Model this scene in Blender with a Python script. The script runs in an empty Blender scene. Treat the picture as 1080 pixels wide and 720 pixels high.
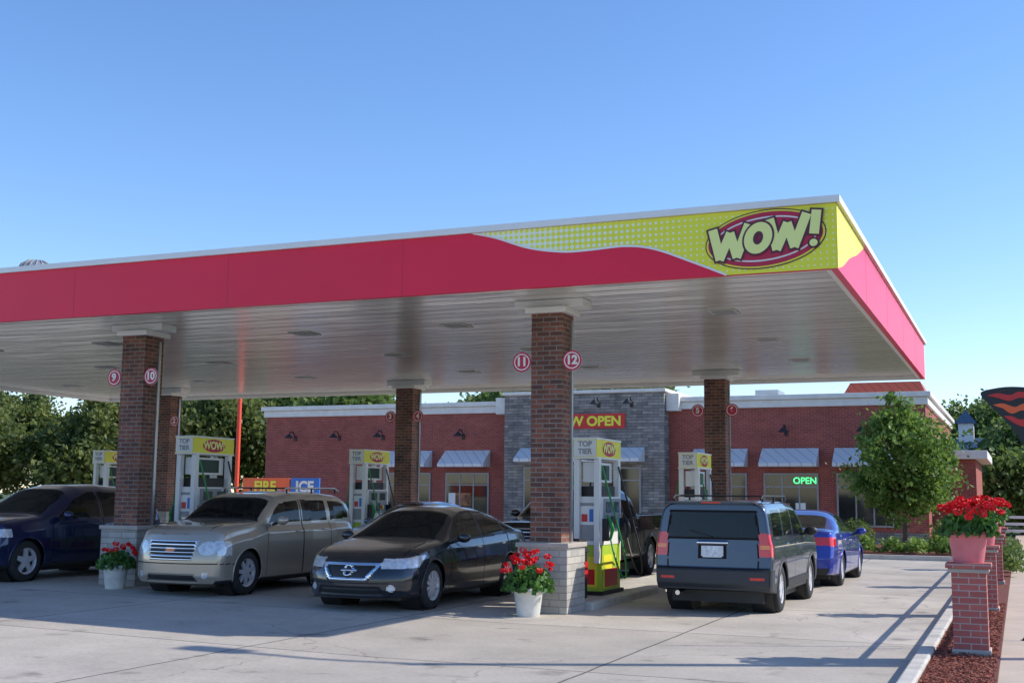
import bpy, bmesh, math, random
import numpy as np
from mathutils import Vector, Matrix
random.seed(7); rng=np.random.default_rng(7)
scene=bpy.context.scene
COL=scene.collection
PI=math.pi

# ---------------------------------------------------------------- materials
def newmat(name):
    m=bpy.data.materials.new(name); m.use_nodes=True
    nt=m.node_tree; b=nt.nodes['Principled BSDF']
    return m,nt,b
def N(nt,t,**kw):
    n=nt.nodes.new(t)
    for k,v in kw.items(): setattr(n,k,v)
    return n
def rgba(c): return (c[0],c[1],c[2],1)
def mat(name,col,rough=.6,metal=0,coat=0,var=.12,scale=3.0,bump=0,bscale=40,spec=.5,emit=None,detail=4):
    m,nt,b=newmat(name)
    b.inputs['Roughness'].default_value=rough
    b.inputs['Metallic'].default_value=metal
    b.inputs['Coat Weight'].default_value=coat
    b.inputs['Coat Roughness'].default_value=.03
    b.inputs['Specular IOR Level'].default_value=spec
    b.inputs['Base Color'].default_value=rgba(col)
    geo=N(nt,'ShaderNodeNewGeometry')
    if var>0:
        no=N(nt,'ShaderNodeTexNoise'); no.inputs['Scale'].default_value=scale; no.inputs['Detail'].default_value=detail
        nt.links.new(geo.outputs['Position'],no.inputs['Vector'])
        mr=N(nt,'ShaderNodeMapRange'); mr.inputs[1].default_value=.25; mr.inputs[2].default_value=.75
        mr.inputs[3].default_value=1-var; mr.inputs[4].default_value=1+var
        nt.links.new(no.outputs['Fac'],mr.inputs[0])
        mx=N(nt,'ShaderNodeVectorMath',operation='SCALE'); mx.inputs[0].default_value=col[:3]
        nt.links.new(mr.outputs[0],mx.inputs['Scale'])
        nt.links.new(mx.outputs[0],b.inputs['Base Color'])
    if bump>0:
        n2=N(nt,'ShaderNodeTexNoise'); n2.inputs['Scale'].default_value=bscale; n2.inputs['Detail'].default_value=5
        nt.links.new(geo.outputs['Position'],n2.inputs['Vector'])
        bp=N(nt,'ShaderNodeBump'); bp.inputs['Strength'].default_value=bump; bp.inputs['Distance'].default_value=.02
        nt.links.new(n2.outputs['Fac'],bp.inputs['Height']); nt.links.new(bp.outputs[0],b.inputs['Normal'])
    if emit:
        b.inputs['Emission Color'].default_value=rgba(emit[0]); b.inputs['Emission Strength'].default_value=emit[1]
    return m
def wallcoord(nt):
    geo=N(nt,'ShaderNodeNewGeometry'); sp=N(nt,'ShaderNodeSeparateXYZ'); nt.links.new(geo.outputs['Position'],sp.inputs[0])
    ad=N(nt,'ShaderNodeMath',operation='ADD'); nt.links.new(sp.outputs[0],ad.inputs[0]); nt.links.new(sp.outputs[1],ad.inputs[1])
    cb=N(nt,'ShaderNodeCombineXYZ'); nt.links.new(ad.outputs[0],cb.inputs[0]); nt.links.new(sp.outputs[2],cb.inputs[1])
    return geo,cb
def brickmat(name,c1,c2,mortar,bw,bh,ms,rough=.85,bump=.5,var=.35,dist=.01,offset=.5):
    m,nt,b=newmat(name); b.inputs['Roughness'].default_value=rough
    geo,cb=wallcoord(nt)
    br=N(nt,'ShaderNodeTexBrick'); br.inputs['Scale'].default_value=1
    br.inputs['Brick Width'].default_value=bw; br.inputs['Row Height'].default_value=bh; br.inputs['Mortar Size'].default_value=ms
    br.inputs['Mortar Smooth'].default_value=.3; br.offset=offset
    br.inputs['Color1'].default_value=rgba(c1); br.inputs['Color2'].default_value=rgba(c2); br.inputs['Mortar'].default_value=rgba(mortar)
    nt.links.new(cb.outputs[0],br.inputs['Vector'])
    no=N(nt,'ShaderNodeTexNoise'); no.inputs['Scale'].default_value=1.7; no.inputs['Detail'].default_value=8; no.inputs['Roughness'].default_value=.7
    nt.links.new(geo.outputs['Position'],no.inputs['Vector'])
    mr=N(nt,'ShaderNodeMapRange'); mr.inputs[1].default_value=.3; mr.inputs[2].default_value=.7; mr.inputs[3].default_value=1-var; mr.inputs[4].default_value=1+var
    nt.links.new(no.outputs['Fac'],mr.inputs[0])
    mx=N(nt,'ShaderNodeVectorMath',operation='SCALE'); nt.links.new(br.outputs['Color'],mx.inputs[0]); nt.links.new(mr.outputs[0],mx.inputs['Scale'])
    nt.links.new(mx.outputs[0],b.inputs['Base Color'])
    bp=N(nt,'ShaderNodeBump'); bp.invert=True; bp.inputs['Strength'].default_value=bump; bp.inputs['Distance'].default_value=dist
    nt.links.new(br.outputs['Fac'],bp.inputs['Height']); nt.links.new(bp.outputs[0],b.inputs['Normal'])
    return m
def leafmat(name,dark,light,scale=1.2,trans=.3):
    m,nt,b=newmat(name); b.inputs['Roughness'].default_value=.55
    geo=N(nt,'ShaderNodeNewGeometry')
    no=N(nt,'ShaderNodeTexNoise'); no.inputs['Scale'].default_value=scale; no.inputs['Detail'].default_value=6; no.inputs['Roughness'].default_value=.75
    nt.links.new(geo.outputs['Position'],no.inputs['Vector'])
    cr=N(nt,'ShaderNodeValToRGB'); cr.color_ramp.elements[0].position=.36; cr.color_ramp.elements[1].position=.64
    cr.color_ramp.elements[0].color=rgba(dark); cr.color_ramp.elements[1].color=rgba(light)
    nt.links.new(no.outputs['Fac'],cr.inputs[0]); nt.links.new(cr.outputs[0],b.inputs['Base Color'])
    tr=N(nt,'ShaderNodeBsdfTranslucent'); nt.links.new(cr.outputs[0],tr.inputs[0])
    ms=N(nt,'ShaderNodeMixShader'); ms.inputs[0].default_value=trans
    nt.links.new(b.outputs[0],ms.inputs[1]); nt.links.new(tr.outputs[0],ms.inputs[2])
    nt.links.new(ms.outputs[0],nt.nodes['Material Output'].inputs[0])
    return m
def carglass(name='car_glass',tint=(.50,.56,.54)):
    m,nt,b=newmat(name); b.inputs['Base Color'].default_value=(.012,.015,.016,1); b.inputs['Roughness'].default_value=.02; b.inputs['Specular IOR Level'].default_value=.9
    tr=N(nt,'ShaderNodeBsdfTransparent'); tr.inputs[0].default_value=(tint[0],tint[1],tint[2],1)
    fr=N(nt,'ShaderNodeFresnel'); fr.inputs[0].default_value=1.45
    mr=N(nt,'ShaderNodeMapRange'); mr.inputs[1].default_value=0; mr.inputs[2].default_value=.5; mr.inputs[3].default_value=.38; mr.inputs[4].default_value=1
    nt.links.new(fr.outputs[0],mr.inputs[0])
    ms=N(nt,'ShaderNodeMixShader'); nt.links.new(mr.outputs[0],ms.inputs[0])
    nt.links.new(tr.outputs[0],ms.inputs[1]); nt.links.new(b.outputs[0],ms.inputs[2])
    nt.links.new(ms.outputs[0],nt.nodes['Material Output'].inputs[0])
    return m

def concrete_lot():
    m,nt,b=newmat('lot_concrete'); b.inputs['Roughness'].default_value=.8
    geo=N(nt,'ShaderNodeNewGeometry')
    P=geo.outputs['Position']
    br=N(nt,'ShaderNodeTexBrick'); br.offset=0
    br.inputs['Scale'].default_value=1; br.inputs['Brick Width'].default_value=3.9; br.inputs['Row Height'].default_value=3.7
    br.inputs['Mortar Size'].default_value=.018; br.inputs['Mortar Smooth'].default_value=.4
    br.inputs['Color1'].default_value=(.48,.43,.365,1); br.inputs['Color2'].default_value=(.57,.515,.445,1); br.inputs['Mortar'].default_value=(.14,.13,.11,1)
    nw=N(nt,'ShaderNodeTexNoise'); nw.inputs['Scale'].default_value=1.5; nt.links.new(P,nw.inputs['Vector'])
    sc=N(nt,'ShaderNodeVectorMath',operation='SCALE'); sc.inputs['Scale'].default_value=.04; nt.links.new(nw.outputs['Color'],sc.inputs[0])
    ad=N(nt,'ShaderNodeVectorMath',operation='ADD'); nt.links.new(P,ad.inputs[0]); nt.links.new(sc.outputs[0],ad.inputs[1])
    nt.links.new(ad.outputs[0],br.inputs['Vector'])
    vo=N(nt,'ShaderNodeTexVoronoi',feature='DISTANCE_TO_EDGE'); vo.inputs['Scale'].default_value=.2
    nw2=N(nt,'ShaderNodeTexNoise'); nw2.inputs['Scale'].default_value=.9; nw2.inputs['Detail'].default_value=6; nt.links.new(P,nw2.inputs['Vector'])
    sc2=N(nt,'ShaderNodeVectorMath',operation='SCALE'); sc2.inputs['Scale'].default_value=1.6; nt.links.new(nw2.outputs['Color'],sc2.inputs[0])
    ad2=N(nt,'ShaderNodeVectorMath',operation='ADD'); nt.links.new(P,ad2.inputs[0]); nt.links.new(sc2.outputs[0],ad2.inputs[1])
    nt.links.new(ad2.outputs[0],vo.inputs['Vector'])
    lt=N(nt,'ShaderNodeMapRange'); lt.inputs[1].default_value=.0; lt.inputs[2].default_value=.0035; lt.inputs[3].default_value=.6; lt.inputs[4].default_value=1
    nt.links.new(vo.outputs['Distance'],lt.inputs[0])
    n1=N(nt,'ShaderNodeTexNoise'); n1.inputs['Scale'].default_value=.45; n1.inputs['Detail'].default_value=9; n1.inputs['Roughness'].default_value=.7; nt.links.new(P,n1.inputs['Vector'])
    m1=N(nt,'ShaderNodeMapRange'); m1.inputs[1].default_value=.3; m1.inputs[2].default_value=.7; m1.inputs[3].default_value=.74; m1.inputs[4].default_value=1.14
    nt.links.new(n1.outputs['Fac'],m1.inputs[0])
    n3=N(nt,'ShaderNodeTexNoise'); n3.inputs['Scale'].default_value=22; n3.inputs['Detail'].default_value=8; n3.inputs['Roughness'].default_value=.75; nt.links.new(P,n3.inputs['Vector'])
    m3=N(nt,'ShaderNodeMapRange'); m3.inputs[1].default_value=.3; m3.inputs[2].default_value=.7; m3.inputs[3].default_value=.8; m3.inputs[4].default_value=1.12
    nt.links.new(n3.outputs['Fac'],m3.inputs[0])
    n4=N(nt,'ShaderNodeTexNoise'); n4.inputs['Scale'].default_value=1.6; n4.inputs['Detail'].default_value=3; nt.links.new(P,n4.inputs['Vector'])
    m4=N(nt,'ShaderNodeMapRange'); m4.inputs[1].default_value=.62; m4.inputs[2].default_value=.76; m4.inputs[3].default_value=1; m4.inputs[4].default_value=.5
    nt.links.new(n4.outputs['Fac'],m4.inputs[0])
    cur=br.outputs['Color']
    for s in (lt,m1,m3,m4):
        v=N(nt,'ShaderNodeVectorMath',operation='SCALE'); nt.links.new(cur,v.inputs[0]); nt.links.new(s.outputs[0],v.inputs['Scale']); cur=v.outputs[0]
    nt.links.new(cur,b.inputs['Base Color'])
    bp=N(nt,'ShaderNodeBump'); bp.inputs['Strength'].default_value=.25; bp.inputs['Distance'].default_value=.01
    nt.links.new(n3.outputs['Fac'],bp.inputs['Height']); nt.links.new(bp.outputs[0],b.inputs['Normal'])
    return m
def soffit():
    m,nt,b=newmat('soffit_panels'); b.inputs['Roughness'].default_value=.17; b.inputs['Specular IOR Level'].default_value=1.0; b.inputs['Metallic'].default_value=.25
    geo=N(nt,'ShaderNodeNewGeometry'); sp=N(nt,'ShaderNodeSeparateXYZ'); nt.links.new(geo.outputs['Position'],sp.inputs[0])
    mo=N(nt,'ShaderNodeMath',operation='PINGPONG'); mo.inputs[1].default_value=.2; nt.links.new(sp.outputs[1],mo.inputs[0])
    mr=N(nt,'ShaderNodeMapRange'); mr.inputs[1].default_value=0; mr.inputs[2].default_value=.03; mr.inputs[3].default_value=.5; mr.inputs[4].default_value=1
    nt.links.new(mo.outputs[0],mr.inputs[0])
    no=N(nt,'ShaderNodeTexNoise'); no.inputs['Scale'].default_value=.6; no.inputs['Detail'].default_value=5
    mp=N(nt,'ShaderNodeMapping'); mp.inputs['Scale'].default_value=(.6,3,1); nt.links.new(geo.outputs['Position'],mp.inputs[0]); nt.links.new(mp.outputs[0],no.inputs['Vector'])
    m2=N(nt,'ShaderNodeMapRange'); m2.inputs[1].default_value=.3; m2.inputs[2].default_value=.7; m2.inputs[3].default_value=.84; m2.inputs[4].default_value=1.0
    nt.links.new(no.outputs['Fac'],m2.inputs[0])
    mu=N(nt,'ShaderNodeMath',operation='MULTIPLY'); nt.links.new(mr.outputs[0],mu.inputs[0]); nt.links.new(m2.outputs[0],mu.inputs[1])
    v=N(nt,'ShaderNodeVectorMath',operation='SCALE'); v.inputs[0].default_value=(.93,.90,.84); nt.links.new(mu.outputs[0],v.inputs['Scale'])
    nt.links.new(v.outputs[0],b.inputs['Base Color'])
    ad=N(nt,'ShaderNodeMath',operation='MULTIPLY_ADD'); ad.inputs[1].default_value=2.5; nt.links.new(no.outputs['Fac'],ad.inputs[0]); nt.links.new(mr.outputs[0],ad.inputs[2])
    bp=N(nt,'ShaderNodeBump'); bp.inputs['Strength'].default_value=.7; bp.inputs['Distance'].default_value=.012
    nt.links.new(ad.outputs[0],bp.inputs['Height']); nt.links.new(bp.outputs[0],b.inputs['Normal'])
    return m
def yellowmat():
    m,nt,b=newmat('fascia_yellow_halftone'); b.inputs['Roughness'].default_value=.4
    geo=N(nt,'ShaderNodeNewGeometry'); sp=N(nt,'ShaderNodeSeparateXYZ'); nt.links.new(geo.outputs['Position'],sp.inputs[0])
    def sn(o,k,ph=0):
        a=N(nt,'ShaderNodeMath',operation='MULTIPLY_ADD'); a.inputs[1].default_value=k; a.inputs[2].default_value=ph; nt.links.new(o,a.inputs[0])
        s=N(nt,'ShaderNodeMath',operation='SINE'); nt.links.new(a.outputs[0],s.inputs[0]); return s.outputs[0]
    ad=N(nt,'ShaderNodeMath',operation='ADD'); nt.links.new(sp.outputs[0],ad.inputs[0]); nt.links.new(sp.outputs[2],ad.inputs[1])
    sb=N(nt,'ShaderNodeMath',operation='SUBTRACT'); nt.links.new(sp.outputs[0],sb.inputs[0]); nt.links.new(sp.outputs[2],sb.inputs[1])
    pr=N(nt,'ShaderNodeMath',operation='MULTIPLY'); nt.links.new(sn(ad.outputs[0],40),pr.inputs[0]); nt.links.new(sn(sb.outputs[0],40),pr.inputs[1])
    th=N(nt,'ShaderNodeMapRange'); th.inputs[1].default_value=-6.9; th.inputs[2].default_value=-3.6; th.inputs[3].default_value=-.45; th.inputs[4].default_value=.85
    nt.links.new(sp.outputs[0],th.inputs[0])
    gt=N(nt,'ShaderNodeMath',operation='GREATER_THAN'); nt.links.new(pr.outputs[0],gt.inputs[0]); nt.links.new(th.outputs[0],gt.inputs[1])
    mx=N(nt,'ShaderNodeMix',data_type='RGBA'); mx.inputs[6].default_value=(.84,.82,.04,1); mx.inputs[7].default_value=(.86,.92,.74,1)
    nt.links.new(gt.outputs[0],mx.inputs[0]); nt.links.new(mx.outputs[2],b.inputs['Base Color'])
    return m
def stripedmetal(name,col,period=.35):
    m,nt,b=newmat(name); b.inputs['Roughness'].default_value=.4
    geo,cb=wallcoord(nt); sp=N(nt,'ShaderNodeSeparateXYZ'); nt.links.new(cb.outputs[0],sp.inputs[0])
    mo=N(nt,'ShaderNodeMath',operation='PINGPONG'); mo.inputs[1].default_value=period/2; nt.links.new(sp.outputs[0],mo.inputs[0])
    mr=N(nt,'ShaderNodeMapRange'); mr.inputs[1].default_value=0; mr.inputs[2].default_value=.03; mr.inputs[3].default_value=.5; mr.inputs[4].default_value=1
    nt.links.new(mo.outputs[0],mr.inputs[0])
    v=N(nt,'ShaderNodeVectorMath',operation='SCALE'); v.inputs[0].default_value=col; nt.links.new(mr.outputs[0],v.inputs['Scale'])
    nt.links.new(v.outputs[0],b.inputs['Base Color'])
    return m

M={}
M['lot']=concrete_lot()
M['grass']=mat('grass',(.07,.11,.03),.9,var=.4,scale=.8,bump=.6,bscale=25)
M['asphalt']=mat('asphalt',(.06,.06,.062),.9,var=.25,scale=1,bump=.5,bscale=80)
M['curb']=mat('curb_concrete',(.54,.51,.46),.85,var=.2,scale=4,bump=.3)
M['walk']=brickmat('sidewalk_concrete',(.52,.42,.33),(.56,.46,.37),(.24,.2,.18),60,1.5,.012,var=.12,bump=.2)
M['mulch']=mat('mulch',(.17,.05,.035),.95,var=.6,scale=22,bump=1,bscale=45,detail=8)
M['chips']=mat('mulch_chips',(.28,.085,.055),.9,var=.7,scale=30,detail=3)
M['white']=mat('white_paint',(.80,.80,.78),.45,var=.06,scale=1.5)
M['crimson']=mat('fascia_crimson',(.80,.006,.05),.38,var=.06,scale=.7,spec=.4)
M['crimson_sunlit']=mat('fascia_crimson_sunlit',(.84,.025,.10),.38,var=.06,scale=.7,spec=.5)  # right-side copy of the fascia crimson, sunlight brightening put into the colour
M['yellow']=yellowmat()
M['plainyellow']=mat('yellow_panel',(.84,.79,.05),.4,var=.05)
M['logored']=mat('logo_crimson',(.50,.006,.05),.4,var=.04)
M['logodark']=mat('logo_outline',(.10,.01,.035),.4,var=0)
M['logoyel']=mat('logo_lettering',(.86,.88,.30),.4,var=0)
M['soffit']=soffit()
M['colbrick']=brickmat('column_brick',(.25,.09,.058),(.10,.048,.04),(.22,.20,.17),.21,.072,.009,var=.4)
M['basebrick']=brickmat('column_base_block',(.48,.455,.41),(.36,.345,.32),(.28,.27,.25),.30,.10,.008,var=.2,dist=.02)
M['storebrick']=brickmat('store_brick',(.36,.075,.052),(.27,.05,.038),(.30,.18,.15),.22,.075,.008,var=.18)
M['stone']=brickmat('ledge_stone',(.31,.285,.26),(.16,.15,.145),(.08,.075,.07),.42,.11,.008,var=.4,dist=.03)
M['postbrick']=brickmat('pillar_brick',(.46,.13,.11),(.37,.10,.09),(.42,.33,.30),.20,.067,.007,var=.15)
M['cap']=mat('stone_cap',(.42,.38,.34),.8,var=.15,bump=.2)
M['cornice']=mat('cornice_white',(.70,.68,.64),.6,var=.1)
M['glass']=carglass()
M['glassd']=carglass('privacy_glass',(.16,.18,.18))
M['storeglass']=mat('store_glass',(.02,.022,.022),.06,var=.5,scale=2,spec=.7)
M['black']=mat('black_plastic',(.018,.018,.019),.5,var=.1)
M['seat']=mat('seat_fabric',(.07,.068,.065),.85,var=.1)
M['gap']=mat('shut_line',(.004,.004,.004),.9,var=0)
M['tire']=mat('tire_rubber',(.022,.022,.023),.8,var=.15,scale=10)
M['alloy']=mat('alloy_wheel',(.74,.74,.76),.35,metal=.5,var=0)
M['chrome']=mat('chrome',(.85,.85,.87),.12,metal=1,var=0)
M['lamp']=mat('headlamp_lens',(.62,.64,.66),.08,metal=.2,coat=1,var=.3,scale=18)
M['tail']=mat('tail_lamp',(.68,.015,.012),.12,coat=1,var=.15,scale=20)
M['orange']=mat('orange_lens',(.85,.25,.03),.15,coat=1,var=0)
M['plate']=mat('licence_plate',(.65,.68,.72),.4,var=.3,scale=25)
M['steel']=mat('galvanised_steel',(.45,.46,.47),.35,metal=.7,var=.15)
M['grey']=mat('grey_panel',(.30,.31,.32),.45,var=.08)
M['fixture']=mat('light_fixture',(.55,.55,.53),.5,var=.05)
M['screen']=mat('lcd_screen',(.05,.08,.07),.15,var=.1)
M['red']=mat('red_paint',(.60,.02,.02),.4,var=.08)
M['green']=mat('green_nozzle',(.01,.25,.05),.4,var=0)
M['limegreen']=mat('lime_panel',(.42,.62,.05),.4,var=.08)
M['bluep']=mat('blue_panel',(.03,.16,.55),.4,var=.05)
M['orangep']=mat('orange_panel',(.85,.13,.03),.45,var=.06)
M['redpole']=mat('red_orange_pole',(.70,.07,.03),.5,var=.05)
M['pot_w']=mat('white_pot',(.66,.66,.62),.6,var=.15,scale=8)
M['pot_p']=mat('pink_pot',(.68,.20,.23),.55,var=.12,scale=8)
M['soil']=mat('soil',(.05,.03,.02),.95,var=.4,scale=30)
M['geran_leaf']=leafmat('geranium_leaf',(.03,.09,.02),(.12,.28,.05),6)
M['geran']=mat('geranium_petal',(.82,.012,.02),.5,var=.35,scale=15)
M['bark']=mat('bark',(.13,.095,.07),.9,var=.3,scale=8,bump=.8,bscale=20)
M['leaf_bright']=leafmat('leaf_bright',(.07,.15,.02),(.27,.40,.08),1.6,.45)
M['leaf_dark']=leafmat('leaf_dark',(.04,.08,.018),(.24,.28,.075),.55,.45)
M['leaf_mid']=leafmat('leaf_mid',(.06,.12,.025),(.24,.32,.08),.5,.45)
M['siding']=mat('tan_siding',(.38,.34,.28),.7,var=.1)
M['blueroof']=stripedmetal('blue_metal_roof',(.04,.09,.16),.5)
M['redroof']=stripedmetal('red_metal_roof',(.50,.10,.05),.30)
M['awning']=stripedmetal('awning_metal',(.66,.67,.68),.4)
M['openneon']=mat('open_neon',(.1,.8,.3),.4,var=0,emit=((.1,1,.3),1.5))
M['winlight']=mat('shelf_colours',(.30,.12,.05),.6,var=.9,scale=5,detail=2)
def paint(name,c,metal=.5,rough=.3): return mat(name,c,rough,metal=metal,coat=1,var=.03,scale=2)

# ---------------------------------------------------------------- mesh builder
class MB:
    def __init__(s): s.v=[];s.f=[];s.m=[];s.sm=[];s.mats=[]
    def mi(s,k):
        m=M[k] if isinstance(k,str) else k
        if m not in s.mats: s.mats.append(m)
        return s.mats.index(m)
    def add(s,vs,fs,k,smooth=False):
        o=len(s.v); s.v+= [tuple(v) for v in vs]; i=s.mi(k)
        for f in fs: s.f.append(tuple(o+a for a in f)); s.m.append(i); s.sm.append(smooth)
    def box(s,x0,x1,y0,y1,z0,z1,k,tx=0,ty=0):
        vs=[(x0,y0,z0),(x1,y0,z0),(x1,y1,z0),(x0,y1,z0),(x0+tx,y0+ty,z1),(x1-tx,y0+ty,z1),(x1-tx,y1-ty,z1),(x0+tx,y1-ty,z1)]
        s.add(vs,[(0,3,2,1),(4,5,6,7),(0,1,5,4),(1,2,6,5),(2,3,7,6),(3,0,4,7)],k)
    def tube(s,pts,r,k,n=10,caps=True):
        pts=[Vector(p) for p in pts]; rr=r if isinstance(r,(list,tuple)) else [r]*len(pts)
        vs=[];fs=[]; prev=None
        for i,p in enumerate(pts):
            d=(pts[min(i+1,len(pts)-1)]-pts[max(i-1,0)]).normalized()
            if prev is None:
                a=Vector((0,0,1)) if abs(d.z)<.9 else Vector((1,0,0)); u=d.cross(a).normalized()
            else:
                u=(prev-d*prev.dot(d)).normalized()
            prev=u; w=d.cross(u)
            for j in range(n):
                a=2*PI*j/n; vs.append(p+(u*math.cos(a)+w*math.sin(a))*rr[i])
        for i in range(len(pts)-1):
            for j in range(n):
                j2=(j+1)%n; fs.append((i*n+j,i*n+j2,(i+1)*n+j2,(i+1)*n+j))
        s.add(vs,fs,k,True)
        if caps:
            s.add(vs[:n],[tuple(reversed(range(n)))],k); s.add(vs[-n:],[tuple(range(n))],k)
    def lathe(s,prof,c,axis,k,n=32,smooth=True):
        vs=[];fs=[]
        for r,h in prof:
            for j in range(n):
                a=2*PI*j/n
                if axis=='z': vs.append((c[0]+r*math.cos(a),c[1]+r*math.sin(a),c[2]+h))
                else: vs.append((c[0]+r*math.cos(a),c[1]+h,c[2]+r*math.sin(a)))
        for i in range(len(prof)-1):
            for j in range(n):
                j2=(j+1)%n; q=(i*n+j,i*n+j2,(i+1)*n+j2,(i+1)*n+j)
                fs.append(q if axis=='z' else q[::-1])
        s.add(vs,fs,k,smooth)
    def ell(s,c,r,k,n=14):
        vs=[];fs=[];m=n//2
        for i in range(m+1):
            p=PI*i/m
            for j in range(n):
                a=2*PI*j/n; vs.append((c[0]+r[0]*math.sin(p)*math.cos(a),c[1]+r[1]*math.sin(p)*math.sin(a),c[2]-r[2]*math.cos(p)))
        for i in range(m):
            for j in range(n):
                j2=(j+1)%n; fs.append((i*n+j,i*n+j2,(i+1)*n+j2,(i+1)*n+j))
        s.add(vs,fs,k,True)
    def poly(s,pts,k): s.add(pts,[tuple(range(len(pts)))],k)
    def build(s,name,loc=(0,0,0),rotz=0,parent=None,bevel=0):
        me=bpy.data.meshes.new(name); me.from_pydata(s.v,[],s.f)
        for m in s.mats: me.materials.append(m)
        me.polygons.foreach_set('material_index',s.m); me.polygons.foreach_set('use_smooth',s.sm); me.update()
        o=bpy.data.objects.new(name,me); COL.objects.link(o); o.location=loc; o.rotation_euler=(0,0,rotz)
        if parent: o.parent=parent
        if bevel:
            b=o.modifiers.new('bevel','BEVEL'); b.width=bevel; b.segments=2; b.limit_method='ANGLE'; b.angle_limit=math.radians(50)
        return o
def empty(name,loc=(0,0,0),rotz=0):
    o=bpy.data.objects.new(name,None); COL.objects.link(o); o.location=loc; o.rotation_euler=(0,0,rotz); o.empty_display_size=.3; return o
def text(name,body,size,loc,rot,k,parent=None,off=0,ext=.004,shear=0,sx=1):
    c=bpy.data.curves.new(name,'FONT'); c.body=body; c.size=size; c.align_x='CENTER'; c.align_y='CENTER'; c.extrude=ext; c.offset=off; c.shear=shear
    c.materials.append(M[k]); o=bpy.data.objects.new(name,c); COL.objects.link(o); o.location=loc; o.rotation_euler=[math.radians(a) for a in rot]; o.scale=(sx,1,1)
    if parent: o.parent=parent
    return o
def gz(x): return .014*max(0,min(-6.4-x,9.6))

# ---------------------------------------------------------------- foliage helper
def leaves(centers,size,k,name,parent=None,loc=(0,0,0),aspect=.6,up=.0,flat=0):
    c=np.asarray(centers); n=len(c)
    d=rng.normal(size=(n,3)); d/=np.linalg.norm(d,axis=1)[:,None]
    a=rng.normal(size=(n,3)); a[:,2]+=up
    t=np.cross(d,a); 
    if flat: t[:,2]*=.25
    t/=np.linalg.norm(t,axis=1)[:,None]
    u=np.cross(d,t)
    if flat: u[:,2]*=.35
    s=(size*rng.uniform(.6,1.35,n))[:,None]
    v=np.stack([c-t*s*.5, c+u*s*aspect*.5, c+t*s*.5+d*s*.1, c-u*s*aspect*.5],1).reshape(-1,3)
    me=bpy.data.meshes.new(name)
    me.vertices.add(4*n); me.vertices.foreach_set('co',v.astype(np.float32).ravel())
    me.loops.add(4*n); me.loops.foreach_set('vertex_index',np.arange(4*n,dtype=np.int32))
    me.polygons.add(n); me.polygons.foreach_set('loop_start',np.arange(0,4*n,4,dtype=np.int32)); me.polygons.foreach_set('loop_total',np.full(n,4,dtype=np.int32))
    me.materials.append(M[k]); me.update(calc_edges=True)
    o=bpy.data.objects.new(name,me); COL.objects.link(o); o.location=loc
    if parent: o.parent=parent
    return o

# ---------------------------------------------------------------- ground
def strip(name,xs,ys,dz,k,slope=True):
    b=MB(); vs=[];fs=[]
    for y in ys:
        for x in xs: vs.append((x,y,(gz(x) if slope else 0)+dz))
    n=len(xs)
    for j in range(len(ys)-1):
        for i in range(n-1): fs.append((j*n+i,j*n+i+1,(j+1)*n+i+1,(j+1)*n+i))
    b.add(vs,fs,k); return b.build(name)
strip('ground',[-600,-16,-6.4,600],[-600,0,50,900],-.03,'grass')
strip('parking_lot',[-60,-16,-6.4,-1.05],[-12,10,43.0],0,'lot')
strip('road',[4.2,12.5],[-300,300],-.012,'asphalt')
b=MB()
for y in range(-30,120,9): b.box(8.28,8.42,y,y+3,-.012,-.006,'plainyellow')
b.build('road_marking')
b=MB(); b.box(-1.05,-.90,-6,33.5,-.1,.13,'curb'); b.build('curb',bevel=.02)
b=MB(); b.box(-.26,1.5,-12,60,-.05,.07,'walk'); b.build('sidewalk',bevel=.01)
e=empty('mulch_bed'); b=MB(); b.box(-.90,-.26,-6,33.5,-.05,.085,'mulch'); b.build('mulch',parent=e)
c=np.stack([rng.uniform(-.88,-.28,9000),rng.uniform(10.5,20,9000),rng.uniform(.085,.115,9000)],1)
leaves(c,.055,'chips','wood_chips',e,aspect=.35,flat=1)
b=MB(); b.box(4.05,4.2,-60,120,-.1,.10,'curb'); b.build('road_curb',bevel=.02)

# ---------------------------------------------------------------- canopy
CX0,CX1,CY0,CY1=-26.6,-1.96,14.85,29.7
FB,FT,SZ=4.50,5.42,4.60
can=empty('gas_station_canopy')
b=MB()
b.box(CX0+.1,CX1-.1,CY0+.1,CY1-.1,SZ,FT-.15,'soffit')
b.build('soffit_deck',parent=can)
b=MB()
b.box(CX0,CX1,CY0,CY0+.09,FB,FT-.09,'crimson')
b.box(CX1-.09,CX1,CY0+.092,CY1-.092,FB,FT-.09,'crimson_sunlit')
b.box(CX0,CX1,CY1-.09,CY1,FB,FT-.09,'white')
b.box(CX0,CX0+.03,CY0+.092,CY1-.092,FB,FT-.09,'crimson')
b.box(CX0+.031,CX0+.09,CY0+.092,CY1-.092,FB,FT-.09,'white')
b.box(CX0-.05,CX1+.05,CY0-.05,CY0+.14,FT-.088,FT,'white')
b.box(CX1-.14,CX1+.05,CY0+.142,CY1+.05,FT-.088,FT,'white')
b.box(CX0-.05,CX0+.14,CY0+.142,CY1+.05,FT-.088,FT,'white')
b.box(CX0+.142,CX1-.142,CY1-.14,CY1+.05,FT-.088,FT,'white')
b.box(CX0+.092,CX1-.092,CY0+.092,CY0+.17,FB+.02,SZ+.05,'white')
b.box(CX1-.17,CX1-.092,CY0+.172,CY1-.172,FB+.02,SZ+.05,'white')
b.build('fascia',parent=can)
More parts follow.
